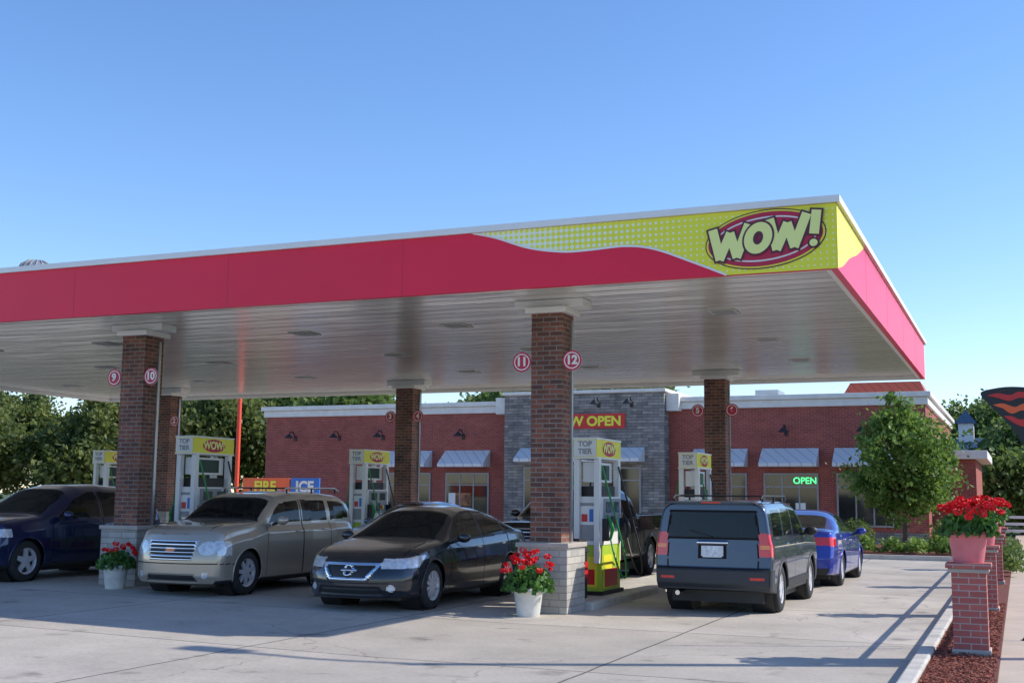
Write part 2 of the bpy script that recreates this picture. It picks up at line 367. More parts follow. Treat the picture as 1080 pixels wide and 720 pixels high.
def smoothpts(P,n=10):
    out=[]
    for i in range(len(P)-1):
        p0=P[max(i-1,0)];p1=P[i];p2=P[i+1];p3=P[min(i+2,len(P)-1)]
        for j in range(n):
            t=j/n
            out.append(tuple(.5*((2*p1[a])+(-p0[a]+p2[a])*t+(2*p0[a]-5*p1[a]+4*p2[a]-p3[a])*t*t+(-p0[a]+3*p1[a]-3*p2[a]+p3[a])*t**3) for a in (0,1)))
    out.append(P[-1]); return out
wave=smoothpts([(-6.95,5.33),(-6.6,5.24),(-6.1,5.06),(-5.6,4.97),(-5.22,4.965),(-4.7,4.98),(-4.3,4.91),(-3.79,4.70),(-3.35,4.503)])
b=MB(); yy=CY0-.004; top=FT-.092
for i in range(len(wave)-1):
    a,c=wave[i],wave[i+1]
    b.poly([(a[0],yy,a[1]),(c[0],yy,c[1]),(c[0],yy,top),(a[0],yy,top)],'yellow')
    b.poly([(a[0],yy-.003,a[1]-.012),(c[0],yy-.003,c[1]-.012),(c[0],yy-.003,c[1]+.018),(a[0],yy-.003,a[1]+.018)],'white')
b.poly([(-3.35,yy,FB+.002),(CX1,yy,FB+.002),(CX1,yy,top),(-3.35,yy,top)],'yellow')
wr=smoothpts([(CY0,FB+.002),(CY0+.5,4.62),(CY0+1.2,4.85),(CY0+2.0,5.05),(CY0+2.9,5.33)])
xx=CX1+.004
for i in range(len(wr)-1):
    a,c=wr[i],wr[i+1]
    b.poly([(xx,a[0],a[1]),(xx,c[0],c[1]),(xx,c[0],top),(xx,a[0],top)],'plainyellow')
b.build('fascia_graphic',parent=can)
b=MB()
for i in range(2,9):
    x=CX1-3.05*i; b.box(x-.004,x+.004,CY0-.0015,CY0,FB,FT-.1,'logored')
y0=CY0+3.05
while y0<CY1-1:
    b.box(CX1,CX1+.0015,y0-.005,y0+.005,FB,FT-.1,'logored'); y0+=3.05
b.build('fascia_seams',parent=can)
# logo
logo=empty('canopy_logo_sign',(-2.85,CY0-.010,4.935)); logo.rotation_euler=(0,math.radians(-5),0); logo.parent=can
b=MB()
def ellipse(b,a,c,y,k,n=56): b.poly([(a*math.cos(2*PI*j/n),y,c*math.sin(2*PI*j/n)) for j in range(n)],k)
ellipse(b,.77,.38,0,'logodark'); ellipse(b,.755,.365,-.004,'plainyellow'); ellipse(b,.73,.345,-.008,'logored')
ellipse(b,.66,.285,-.012,'white'); ellipse(b,.64,.265,-.016,'logored')
b.build('logo_oval',parent=logo)
def stroke(p,q,w,y,k,b):
    d=Vector((q[0]-p[0],q[1]-p[1])).normalized(); n=Vector((-d.y,d.x))*w/2
    b.poly([(p[0]-n.x,y,p[1]-n.y),(q[0]-n.x,y,q[1]-n.y),(q[0]+n.x,y,q[1]+n.y),(p[0]+n.x,y,p[1]+n.y)],k)
b=MB()
SH=.18
def sk(x,z): return (x+SH*z,z)
def Wl(cx,w,h0,h1): 
    return [((cx-w/2,h1),(cx-w*.24,h0)),((cx-w*.24,h0),(cx,h1*.62)),((cx,h1*.62),(cx+w*.24,h0)),((cx+w*.24,h0),(cx+w/2,h1))]
yb=-.024; off=0
for grp,(lw) in ((Wl(-.45,.46,-.17,.20),.12),(Wl(.28,.46,-.15,.22),.12),([((.625,-.02),(.635,.24))],.12)):
    for pas,(k,ex) in enumerate((('logodark',.05),('logoyel',0))):
        for i,(p,q) in enumerate(grp):
            p=sk(*p); q=sk(*q); d=Vector((q[0]-p[0],q[1]-p[1])).normalized()*(ex*.5+.02)
            stroke((p[0]-d.x,p[1]-d.y),(q[0]+d.x,q[1]+d.y),lw+ex,yb-.006*pas-.0006*i-off,k,b)
    off+=.0001
def ring(cx,cz,a,c,a2,c2,y,k,n=40):
    for j in range(n):
        t0,t1=2*PI*j/n,2*PI*(j+1)/n
        P=[sk(cx+a*math.cos(t),cz+c*math.sin(t)) for t in (t0,t1)]+[sk(cx+a2*math.cos(t),cz+c2*math.sin(t)) for t in (t1,t0)]
        b.poly([(p[0],y,p[1]) for p in P],k)
ring(-.08,.02,.205,.225,.02,.04,yb-.010,'logodark'); ring(-.08,.02,.18,.20,.065,.085,yb-.013,'logoyel')
b.poly([(.60+.075*math.cos(2*PI*j/20),yb-.0005,-.15+.07*math.sin(2*PI*j/20)) for j in range(20)],'logodark')
b.poly([(.60+.05*math.cos(2*PI*j/20),yb-.009,-.15+.047*math.sin(2*PI*j/20)) for j in range(20)],'logoyel')
b.build('logo_letters',parent=logo)
# soffit light fixtures
b=MB()
for x in (-4.2,-8.9,-12,-16.6,-19.8,-24.3):
    for y in (18.4,22.0,25.6):
        b.box(x-.22,x+.22,y-.22,y+.22,SZ-.02,SZ-.002,'fixture'); b.box(x-.17,x+.17,y-.17,y+.17,SZ-.028,SZ-.021,'grey')
b.build('soffit_lights',parent=can,bevel=.006)
b=MB(); b.lathe([(.12,0),(.12,.46),(.28,.48),(.34,.58),(.33,.68),(.27,.80),(.14,.88),(0.001,.90)],(0,0,0),'z','steel',24)
for j in range(18):
    a=2*PI*j/18; b.tube([(r*math.cos(a+q),r*math.sin(a+q),z+.08) for r,q,z in ((.30,0,.41),(.352,.1,.50),(.342,.2,.60),(.28,.3,.725),(.15,.4,.805))],.010,'grey',5)
b.build('roof_vent',(-17.6,17.4,FT-.15))
# columns
def column(x,y):
    g=gz(x); e=empty('brick_column',(x,y,g))
    b=MB(); h=.383
    b.box(-h,h,-h,h,-.1,.93,'basebrick'); b.build('base',parent=e)
    b=MB(); b.box(-h-.03,h+.03,-h-.03,h+.03,.93,1.0,'cap'); b.box(-.33,.33,-.33,.33,4.38-g,4.47-g,'white'); b.box(-.55,.55,-.2,.2,4.47-g,SZ-.003-g,'white'); b.build('caps',parent=e,bevel=.012)
    b=MB(); b.box(-.245,.245,-.245,.245,1.0,4.38-g,'colbrick'); b.build('shaft',parent=e)
    b=MB(); b.box(.247,.275,.10,.16,1.0,4.3-g,'steel'); b.build('conduit',parent=e)
    return e
def numsign(e,sx,num,z=3.66):
    b=MB(); n=32
    cx=sx*.40
    b.box(min(sx*.245,cx),max(sx*.245,cx),-.235,-.22,z-.02,z+.02,'grey')
    for r,dy,k in ((.15,0,'logored'),(.125,-.003,'white'),(.108,-.006,'logored')):
        b.poly([(cx+r*math.cos(2*PI*j/n),-.24+dy,z+r*math.sin(2*PI*j/n)) for j in range(n)],k)
    b.poly([(cx-.15*math.cos(2*PI*j/n),-.218,z+.15*math.sin(2*PI*j/n)) for j in range(n)],'white')
    b.build('pump_number_sign',parent=e)
    text('pump_number',num,.18,(cx,-.252,z),(90,0,0),'white',e,off=.008,ext=.002)
nums={(-6.4,16.57):('11','12'),(-14.15,16.57):('9','10'),(-22.0,16.57):('7','8'),(-6.4,27.2):('5','6'),(-14.5,27.2):('3','4'),(-22.2,27.2):('1','2')}
for (x,y),(l,r) in nums.items():
    e=column(x,y); numsign(e,-1,l,3.66-gz(x)); numsign(e,1,r,3.66-gz(x))
for x in (-6.4,-14.3,-22.1):
    b=MB(); b.box(x-.5,x+.5,17.0,26.8,gz(x)-.1,gz(x)+.12,'curb'); b.build('pump_island',bevel=.03)

# ---------------------------------------------------------------- pumps
def pump(x,y):
    g=gz(x)+.12; e=empty('fuel_pump',(x,y,g)); b=MB()
    b.box(-.27,.27,-.55,.55,0,.06,'black')
    b.box(-.23,.23,-.47,.47,.06,.78,'limegreen')
    b.box(-.236,.236,-.40,.05,.10,.62,'plainyellow'); b.box(-.241,.241,-.34,.30,.12,.40,'red'); b.box(-.15,.15,-.476,-.471,.12,.60,'plainyellow'); b.box(-.11,.11,-.481,-.4765,.16,.40,'red')
    b.box(-.24,.24,-.49,.49,.785,1.55,'white')
    b.box(-.255,.255,-.42,.42,1.0,1.52,'grey')
    for s in (-1,1):
        for yy in (-.2,.2):
            x0,x1=sorted((s*.257,s*.263)); b.box(x0,x1,yy-.13,yy+.13,1.30,1.47,'screen')
        x0,x1=sorted((s*.257,s*.27)); b.box(x0,x1,-.08,.08,1.05,1.24,'black')
        for i,k in enumerate(('red','plainyellow','bluep')): b.box(*sorted((s*.257,s*.268)),.12+i*.09,.18+i*.09,1.10,1.18,k)
        for yy in (-.43,.43):
            x0,x1=sorted((s*.24,s*.33)); b.box(x0,x1,yy-.05,yy+.05,.85,1.2,'black')
            b.tube([(s*.36,yy,.86),(s*.40,yy,1.04),(s*.36,yy,1.16),(s*.30,yy,1.26)],[.018,.036,.034,.018],'green' if yy<0 else 'black',8)
            pts=[]
            for t in np.linspace(0,1,20):
                zz=(1-t)**2*2.05+2*t*(1-t)*(-.75)+t*t*.9; xx=s*(.22+.34*math.sin(PI*t)+.14*t); pts.append((xx,yy+.10*math.sin(2*PI*t),zz))
            b.tube(pts,.016,'green' if yy<0 else 'black',6)
    for s in (-1,1):
        y0,y1=sorted((s*.49,s*.497)); b.box(-.16,.16,y0,y1,.85,1.45,'grey')
        y0,y1=sorted((s*.498,s*.503)); b.box(-.12,.12,y0,y1,1.1,1.4,'white')
        y0,y1=sorted((s*.504,s*.507)); b.box(-.10,.0,y0,y1,1.15,1.27,'red'); b.box(.03,.10,y0,y1,1.15,1.35,'bluep')
    for yy in (-.50,.50):
        for xx_ in (-.17,.17): b.box(xx_-.045,xx_+.045,yy-.055,yy+.055,.5,2.15,'white')
    b.box(-.16,.16,-.40,.40,1.55,1.72,'black')
    b.box(-.10,.10,-.44,.44,1.78,2.10,'white')
    b.box(-.105,.105,-.30,.30,1.82,2.06,'screen')
    b.box(-.20,.20,-.62,.62,2.18,2.46,'plainyellow')
    b.box(-.19,.19,-.627,-.6205,2.19,2.45,'white'); b.box(-.19,.19,.6205,.627,2.19,2.45,'white')
    b.box(-.21,.21,-.625,.625,2.46,2.49,'white'); b.box(-.21,.21,-.625,.625,2.15,2.18,'white')
    b.build('dispenser_body',parent=e,bevel=.008)
    text('top_label','TOP\nTIER',.12,(0,-.632,2.325),(90,0,0),'grey',e,off=.004,ext=.001)
    for s,rz in ((1,90),(-1,-90)):
        bb=MB(); n=30
        pts=[(s*.204,.34*math.cos(2*PI*j/n),2.32+.12*math.sin(2*PI*j/n)) for j in range(n)]
        bb.poly(pts if s>0 else pts[::-1],'logored'); bb.build('topper_oval',parent=e)
        text('topper_text','WOW!',.2,(s*.208,0,2.32),(90,0,rz),'logoyel',e,off=.008,ext=.001)
    return e
for x,y in ((-6.4,18.66),(-6.4,25.1),(-14.2,18.5),(-14.35,25.0),(-22.1,25.0),(-22.0,18.6)): pump(x,y)
for x in (-6.4,-14.2):
    b=MB(); b.box(-.17,.17,-.17,.17,0,.70,'black'); b.box(-.18,.18,-.18,.18,.30,.55,'red'); b.box(-.19,.19,-.19,.19,.70,.9,'black',.04,.04); b.box(-.10,.10,-.195,-.185,.58,.68,'white'); b.build('waste_bin',(x,17.5,gz(x)+.12),bevel=.015)

# ---------------------------------------------------------------- trees
def crown_pts(c,r,nclump,nleaf,clr,pear=0,hollow=.35):
    out=[]
    for i in range(nclump):
        d=rng.normal(size=3); d/=np.linalg.norm(d); rad=rng.uniform(hollow,1.0)**.6*rng.uniform(.78,1.14)
        p=d*rad
        if pear: 
            f=1-pear*max(0,p[2]); p=np.array([p[0]*f,p[1]*f,p[2]])
        q=np.array(c)+p*np.array(r)
        out.append(q+rng.normal(size=(nleaf,3))*clr*rng.uniform(.5,1.25)*np.array([1,1,.75]))
    return np.vstack(out)
def tree(name,loc,h,cr,ch,leaf,ncl,nl,k,clr,pear=.4,trunk=.09,cz=None):
    e=empty(name,loc); b=MB()
    cz=cz or h-ch
    b.tube([(0,0,-.1),(.03,.02,h*.2),(-.03,.03,h*.45),(.02,0,h*.7),(0,0,h*.92)],[trunk*1.3,trunk,trunk*.75,trunk*.45,trunk*.1],'bark',10)
    for i in range(14):
        a=rng.uniform(0,2*PI); z0=h*rng.uniform(.28,.7); r=cr*rng.uniform(.5,.9); z1=z0+r*rng.uniform(.6,1.2)
        b.tube([(0,0,z0),(r*.5*math.cos(a),r*.5*math.sin(a),z0+(z1-z0)*.55),(r*math.cos(a),r*math.sin(a),min(z1,h*.95))],[trunk*.45,trunk*.28,trunk*.08],'bark',6)
    b.build('trunk',parent=e)
    p=crown_pts((0,0,cz),(cr,cr,ch),ncl,nl,clr,pear)
    leaves(p,leaf,k,'crown',e); return e
tree('ornamental_tree',(-3.3,38.6,0),5.05,1.6,1.9,.15,150,100,'leaf_bright',.22,.5,.08,cz=2.9)
def treeline(name,trees,leaf,k,per=120,clr=.7,lob=5):
    pts=[]; b=MB()
    for (x,y,h,r) in trees:
        b.tube([(x,y,0),(x+.1,y,h*.3),(x,y,h*.8)],[.28,.2,.05],'bark',8)
        for i in range(lob):
            a=2*PI*i/lob+rng.uniform(-.4,.4); rr=r*rng.uniform(.35,.72) if i else 0; zz=h*rng.uniform(.36,.72) if i else h*.76
            cx,cy=x+rr*math.cos(a),y+rr*math.sin(a); lr=r*rng.uniform(.36,.55)
            b.tube([(x,y,h*.25),(cx,cy,zz)],[.12,.04],'bark',6)
            pts.append(crown_pts((cx,cy,zz),(lr,lr,lr*.85),int(15*lr),per,clr,.1,.4))
    e=empty(name); b.build('trunks',parent=e); leaves(np.vstack(pts),leaf,k,'foliage',e)
treeline('tree_line',[(-47,42,7.2,4.0),(-41.0,45,6.4,3.2),(-53,39,8.0,4.5),(-36.8,49,7.6,3.2),(-61,42,8.6,5),(-68,36,9.0,5),(-57,53,8.4,4.6)],.30,'leaf_dark',150,.42,8)
treeline('tree_line',[(-34,58,8.3,3.6),(-46,60,8.5,4.0),(-42,66,10,4.5),(-30,72,9.8,4.2),(-50,70,11,5),(-23.5,75,10.2,4.4),(-60,75,11,5),(-37,84,11,5)],.42,'leaf_mid',120,.7,7)
treeline('tree_line',[(4.5,92,9.8,4.2),(11,86,8.6,4.6),(16.5,80,9.0,4.4),(22,86,9.5,5.2),(-1,104,10.5,4.6),(28,92,10,5.5),(9,66,5.2,2.8),(13,60,5.2,2.6),(36,80,11,6),(.9,73,6.8,2.4),(3.6,78,8.2,3.2),(.2,62,4.0,1.5),(2.6,66,5.6,2.3),(-2.2,90,9.6,3.6),(1.2,88,9.4,3.4)],.36,'leaf_mid',130,.55,8)

def flowers(name,loc,r,h,nleaf,nfl,potk,pr,ph):
    e=empty(name,loc); b=MB()
    b.lathe([(pr*.70,0),(pr*.74,.02),(pr*.92,ph*.8),(pr*.95,ph*.82),(pr*1.08,ph*.83),(pr*1.1,ph),(pr*.98,ph),(pr*.95,ph*.93)],(0,0,0),'z',potk,32)
    b.poly([(pr*.96*math.cos(2*PI*j/24),pr*.96*math.sin(2*PI*j/24),ph*.93) for j in range(24)],'soil')
    b.build('pot',parent=e)
    d=rng.normal(size=(nleaf,3)); d/=np.linalg.norm(d,axis=1)[:,None]; d[:,2]=np.abs(d[:,2])-.12; rad=rng.uniform(.35,1.05,nleaf)[:,None]
    leaves(d*rad*np.array([r,r,h*.85])+np.array([0,0,ph*.95]),.08,'geran_leaf','leaves',e,aspect=.9)
    pts=[]
    for i in range(nfl):
        a=rng.uniform(0,2*PI); rr=r*math.sqrt(rng.uniform(0,1))*1.02; zz=ph+h*(.30+.75*math.sqrt(max(0,1-(rr/r/1.1)**2)))*rng.uniform(.75,1.2)
        s=rng.uniform(.5,1.0)
        c=np.array([rr*math.cos(a),rr*math.sin(a),zz]); q=rng.normal(size=(50,3)); q/=np.linalg.norm(q,axis=1)[:,None]
        pts.append(c+q*np.array([.050,.050,.036])*s)
    leaves(np.vstack(pts),.034,'geran','blossoms',e,aspect=.9)
    return e
flowers('flower_planter',(-6.42,15.72,0),.36,.42,1100,32,'pot_w',.22,.40)
flowers('flower_planter',(-13.75,15.7,gz(-13.75)),.31,.34,900,12,'pot_w',.21,.38)

PY=[13.6,18.9,25.0,31.2]
for i,y in enumerate(PY):
    e=empty('brick_pillar',(-.53,y,0)); b=MB(); h=.17
    b.box(-h,h,-h,h,-.05,.92,'postbrick'); b.build('shaft',parent=e)
    b=MB(); b.box(-h-.03,h+.03,-h-.03,h+.03,.92,.965,'cap'); b.box(-h-.055,h+.055,-h-.055,h+.055,.965,1.02,'postbrick'); b.box(-h-.02,h+.02,-h-.02,h+.02,.05,.14,'cap'); b.build('cap',parent=e,bevel=.01)
    flowers('flower_planter',(-.53,y,1.02),.30,.30,1100,30,'pot_p',.21,.33)
b=MB()
for i in range(3):
    a,c=PY[i]+.17,PY[i+1]-.17
    for z in (.32,.85): b.box(-.55,-.51,a,c,z,z+.04,'black')
    n=int((c-a)/.9)
    for j in range(1,n): 
        y=a+(c-a)*j/n; b.box(-.54,-.52,y-.01,y+.01,.09,.85,'black')
b.build('metal_railing')

# ---------------------------------------------------------------- convenience store
st=empty('convenience_store'); WX0,WX1,WY=-30.1,-2.9,43.4; TX0,TX1=-18.5,-12.05
b=MB(); b.box(WX0,WX1,WY,WY+16,-.3,4.95,'storebrick'); b.box(WX0+.3,WX1-.3,WY+.3,WY+15.7,4.95,5.0,'grey'); b.build('walls',parent=st)
b=MB(); b.box(TX0,TX1,WY-.7,WY+3,-.3,5.55,'stone'); b.build('stone_entrance',parent=st)
b=MB()
for x0,x1 in ((WX0,TX0-.01),(TX1+.01,WX1)):
    b.box(x0-.10,x1+.10 if x1>-5 else x1,WY-.10,WY+16.1,4.93,5.20,'cornice'); b.box(x0-.2,x1+.2 if x1>-5 else x1,WY-.20,WY+16.2,5.202,5.38,'cornice')
    b.box(x0,x1,WY-.05,WY-.002,.0,.5,'stone')
b.box(TX0-.08,TX1+.08,WY-.78,WY+3.1,5.552,5.68,'cornice')
b.box(TX0-.5,TX0-.01,WY-.45,WY-.002,4.85,5.5,'cornice'); b.box(TX1+.01,TX1+.5,WY-.45,WY-.002,4.85,5.5,'cornice')
b.build('cornice',parent=st,bevel=.03)
def window(b,x0,x1,z0=.75,z1=2.5,y=WY,n=3):
    b.box(x0-.06,x1+.06,y-.06,y-.002,z0-.06,z1+.06,'grey')
    b.box(x0,x1,y-.064,y-.0602,z0,z1,'storeglass')
    for i in range(1,n): 
        xm=x0+(x1-x0)*i/n; b.box(xm-.025,xm+.025,y-.085,y-.065,z0,z1,'grey')
    b.box(x0,x1,y-.083,y-.0655,z1-.45,z1-.41,'grey')
def awn(b,x0,x1,y=WY,z0=2.78,z1=3.45):
    b.add([(x0,y-.01,z1),(x1,y-.01,z1),(x1,y-.75,z0+.12),(x0,y-.75,z0+.12),(x0,y-.75,z0),(x1,y-.75,z0),(x0,y-.01,z0),(x1,y-.01,z0)],
      [(0,3,2,1),(3,4,5,2),(0,6,4,3),(1,2,5,7),(6,7,5,4)],'awning')
b=MB(); a=MB()
for x0,x1 in ((-24.0,-22.0),(-21.4,-19.4),(-11.1,-9.1),(-8.57,-6.55),(-6.0,-4.0)):
    window(b,x0+.1,x1-.1); awn(a,x0,x1)
for x0,z0,w,h,k in ((-20.9,1.25,.7,.5,'winlight'),(-8.3,1.0,.7,.5,'winlight'),(-10.6,1.2,.5,.7,'orangep'),(-7.4,1.0,.35,.5,'white'),(-21.2,1.3,.3,.45,'white'),(-23.3,1.2,.5,.6,'red')):
    b.box(x0,x0+w,WY-.070,WY-.0665,z0,z0+h,k)
window(b,-17.6,-13.0,.0,2.7,WY-.7,5); awn(a,-17.8,-12.8,WY-.7,2.95,3.5)
b.build('windows',parent=st); a.build('awnings',parent=st)
text('open_sign','OPEN',.32,(-7.05,WY-.10,2.28),(90,0,0),'openneon',st,off=.004)
b=MB(); b.box(-16.75,-13.55,WY-.74,WY-.71,4.22,4.78,'red'); b.build('banner',parent=st)
text('banner_text','NOW OPEN',.50,(-15.15,WY-.75,4.48),(90,0,0),'plainyellow',st,off=.018,sx=1.05)
def goose(b,x,z,y=WY):
    b.tube([(x,y,z-.25),(x,y-.2,z+.02),(x,y-.42,z+.02),(x,y-.5,z-.12)],.022,'black',8)
    b.lathe([(.05,.14),(.09,.09),(.20,-.02)],(x,y-.52,z-.22),'z','black',16); b.box(x-.06,x+.06,y-.04,y-.002,z-.35,z-.15,'black')
b=MB()
for x in (-28.6,-26.4,-24.3,-20.6,-10.2,-7.7,-5): goose(b,x,4.25)
for x in (-17,-15.9,-14.6,-13.3): goose(b,x,5.35,WY-.7)
b.build('gooseneck_lamps',parent=st)
b=MB()
x0,x1,y0,y1=-5.7,-2.9,WY+.4,WY+3.4
b.add([(x0,y0,5.38),(x1,y0,5.38),(x1,y1,5.38),(x0,y1,5.38),(x0+.2,y0+.4,5.82),(x1-.2,y0+.4,5.82),(x1-.2,y1-.4,5.82),(x0+.2,y1-.4,5.82)],[(0,1,5,4),(1,2,6,5),(2,3,7,6),(3,0,4,7),(4,5,6,7)],'redroof')
b.box(-9.4,-8.5,WY+3,WY+4.4,5.0,5.85,'steel')
b.build('roof_features',parent=st)
b=MB(); b.box(-2.9,-1.4,WY+2,WY+9,-.2,3.1,'storebrick'); b.box(-3.0,-1.0,WY+1.7,WY+9.3,3.1,3.4,'cornice'); b.build('side_bay',parent=st,bevel=.02)

e=empty('landscape_bed'); b=MB(); b.box(-5.6,-1.0,34.9,41.8,-.1,.13,'curb'); b.box(-5.45,-1.15,35.05,41.65,.0,.17,'mulch'); b.build('bed',parent=e,bevel=.02)
def bush(name,x,y,r,h,n,k,leaf=.16,up=0):
    d=rng.normal(size=(n,3)); d/=np.linalg.norm(d,axis=1)[:,None]; d[:,2]=np.abs(d[:,2])
    return leaves(d*rng.uniform(.4,1,n)[:,None]*np.array([r,r,h])+np.array([0,0,.1]),leaf,k,name,None,(x,y,.1),.45,up)
for x,y in ((-5,35.6),(-4.2,35.5),(-3.4,35.7),(-2.7,35.5),(-1.9,35.6),(-4.6,37),(-2.2,37.2),(-1.5,36.6)):
    bush('hosta_plant',x,y,.42,.45,260,'leaf_bright')
for x,y in ((-4.9,39.8),(-2.2,40.2),(-1.6,39)): bush('shrub',x,y,.7,.9,900,'leaf_mid',.12)
for y in (27.5,29,30.3,33,34.5,36.5): bush('shrub',-.3,y,.36,.5,500,'leaf_mid',.10)

e=empty('house_with_blue_roof',(0,76,0)); b=MB()
b.box(-7.6,-1.9,0,8,-.2,3.2,'siding'); b.add([(-7.9,-.5,3.1),(-1.6,-.5,3.1),(-1.6,8.5,3.1),(-7.9,8.5,3.1),(-7.9,4,5.5),(-1.6,4,5.5)],[(0,1,5,4),(2,3,4,5),(0,4,3),(1,2,5)],'blueroof')
b.box(-3.4,-2.5,3.5,4.5,5.0,6.4,'white'); b.add([(-3.6,3.3,6.4),(-2.3,3.3,6.4),(-2.3,4.7,6.4),(-3.6,4.7,6.4),(-2.95,4,7.3)],[(0,1,4),(1,2,4),(2,3,4),(3,0,4),(0,3,2,1)],'blueroof')
for x in (-6.6,-4.8,-3.0): b.box(x-.4,x+.4,-.06,-.002,1,2.2,'storeglass')
b.build('walls_and_roof',parent=e)
b=MB()
for i in range(16): b.box(-.8+i*1.9,-.7+i*1.9,57.95,58.05,0,1.0,'white')
for z in (.25,.55,.85): b.box(-.8,28,57.98,58.02,z,z+.12,'white')
b.build('white_fence')

b=MB(); b.tube([(0,0,0),(0,0,4.8)],.075,'redpole',10); b.build('red_pole',(-24.0,33.0,.1))
e=empty('ice_and_fire_sign',(-23.6,35,.1)); b=MB()
b.box(-1.6,.35,0,.06,1.50,2.10,'orangep'); b.box(.40,1.55,0,.06,1.50,2.10,'bluep')
for x in (-1.5,.37,1.45): b.box(x-.03,x+.03,.06,.12,0,2.10,'grey')
b.build('sign_panels',parent=e)
text('fire_text','FIRE',.50,(-.65,-.012,1.79),(90,0,0),'plainyellow',e,off=.015); text('ice_text','ICE',.50,(.97,-.012,1.79),(90,0,0),'white',e,off=.02)

e=empty('feather_banner',(.17,15.3,.07)); b=MB()
b.tube([(0,0,0),(0,0,3.0)],.014,'black',8); b.lathe([(.001,.04),(.2,.03),(.22,0)],(0,0,0),'z','black',20)
prof=smoothpts([(0,2.93),(-.22,2.94),(-.42,2.92),(-.60,2.86),(-.50,2.72),(-.36,2.58),(-.22,2.42),(-.10,2.2),(0,1.9)],5)
b.poly([(x*.92,x*.39,z) for x,z in prof],'black'); b.poly([(x*.92,x*.39+.003,z) for x,z in prof[::-1]],'black')
for pp,k in (([(-.52,2.83),(-.40,2.86),(-.25,2.84),(-.15,2.88),(-.02,2.86),(-.02,2.80),(-.14,2.81),(-.26,2.77),(-.38,2.80)],'red'),([(-.46,2.72),(-.34,2.74),(-.2,2.70),(-.10,2.74),(-.02,2.72),(-.02,2.64),(-.12,2.66),(-.24,2.62),(-.34,2.68)],'orangep'),([(-.34,2.59),(-.24,2.59),(-.14,2.55),(-.02,2.58),(-.02,2.48),(-.12,2.47),(-.22,2.51)],'red')):
    b.poly([(x*.92,x*.39-.004,z) for x,z in smoothpts(pp,4)],k)
b.build('flag',parent=e)
b=MB(); b.tube([(0,0,0),(0,0,8.3)],[.12,.08],'steel',12); b.tube([(0,0,8.2),(-.8,0,8.5),(-1.8,0,8.5)],.05,'steel',8); b.box(-2.4,-1.7,-.15,.15,8.42,8.56,'grey'); b.build('street_lamp',(4.6,15.7,0))

# ---------------------------------------------------------------- cars
KEYS=['paint','glass','black','chrome','lamp','tail','gap','plate','orange','grey2']
KI={k:i for i,k in enumerate(KEYS)}
def sf(pts,r=.05):
    xs,ys=zip(*pts)
    def f(x):
        return sum(np.interp(np.asarray(x)+o,xs,ys) for o in np.linspace(-r,r,9))/9
    return f
def inpoly(x,z,poly):
    r=np.zeros(x.shape,bool); n=len(poly)
    for i in range(n):
        x1,z1=poly[i]; x2,z2=poly[(i+1)%n]
        c=((z1>z)!=(z2>z)); 
        with np.errstate(divide='ignore',invalid='ignore'): xi=(x2-x1)*(z-z1)/(z2-z1 if z2!=z1 else 1e-9)+x1
        r^= c&(x<xi)
    return r
def wheel(b,x,y,R,side,style):
    s=side; w=.21
    prof=[(R*.64,-w/2),(R*.80,-w/2-.004),(R*.95,-w/2+.012),(R,-w/2+.04),(R,w/2-.04),(R*.95,w/2-.012),(R*.80,w/2+.004),(R*.64,w/2)]
    b.lathe(prof,(x,y,R),'y','tire',36)
    o=y+s*(w/2-.012); 
    def ring(r0,r1,h0,h1,k): 
        pr=[(r0,h0),(r1,h1)]; b.lathe([(r,o-y+h*s) for r,h in pr] if s>0 else [(r,(o-y)+h*s) for r,h in pr][::-1],(x,y,R),'y',k,36)
    ring(.001,R*.66,-.06,-.06,'black')
    ring(R*.59,R*.69,-.012,.004,'alloy'); ring(R*.55,R*.59,-.05,-.012,'alloy'); ring(.001,R*.15,.0,-.004,'alloy')
    n={'5':5,'7':7,'10':10}[style]; 
    for i in range(n):
        a=2*PI*i/n+.3; hw0,hw1=(.05,.036) if n==5 else ((.036,.026) if n==7 else (.022,.019))
        ca,sa=math.cos(a),math.sin(a)
        def P(r,t,h): return (x+r*ca-t*sa,o+h*s,R+r*sa+t*ca)
        vs=[P(.03,-hw0,-.004),P(.03,hw0,-.004),P(R*.60,hw1,-.012),P(R*.60,-hw1,-.012),P(.03,-hw0,-.04),P(.03,hw0,-.04),P(R*.60,hw1,-.05),P(R*.60,-hw1,-.05)]
        b.add(vs,[(0,1,2,3),(0,3,7,4),(1,5,6,2),(4,7,6,5)],'alloy')
DPROF=[.90,.955,.972,.995,1,.992,.975,.945]
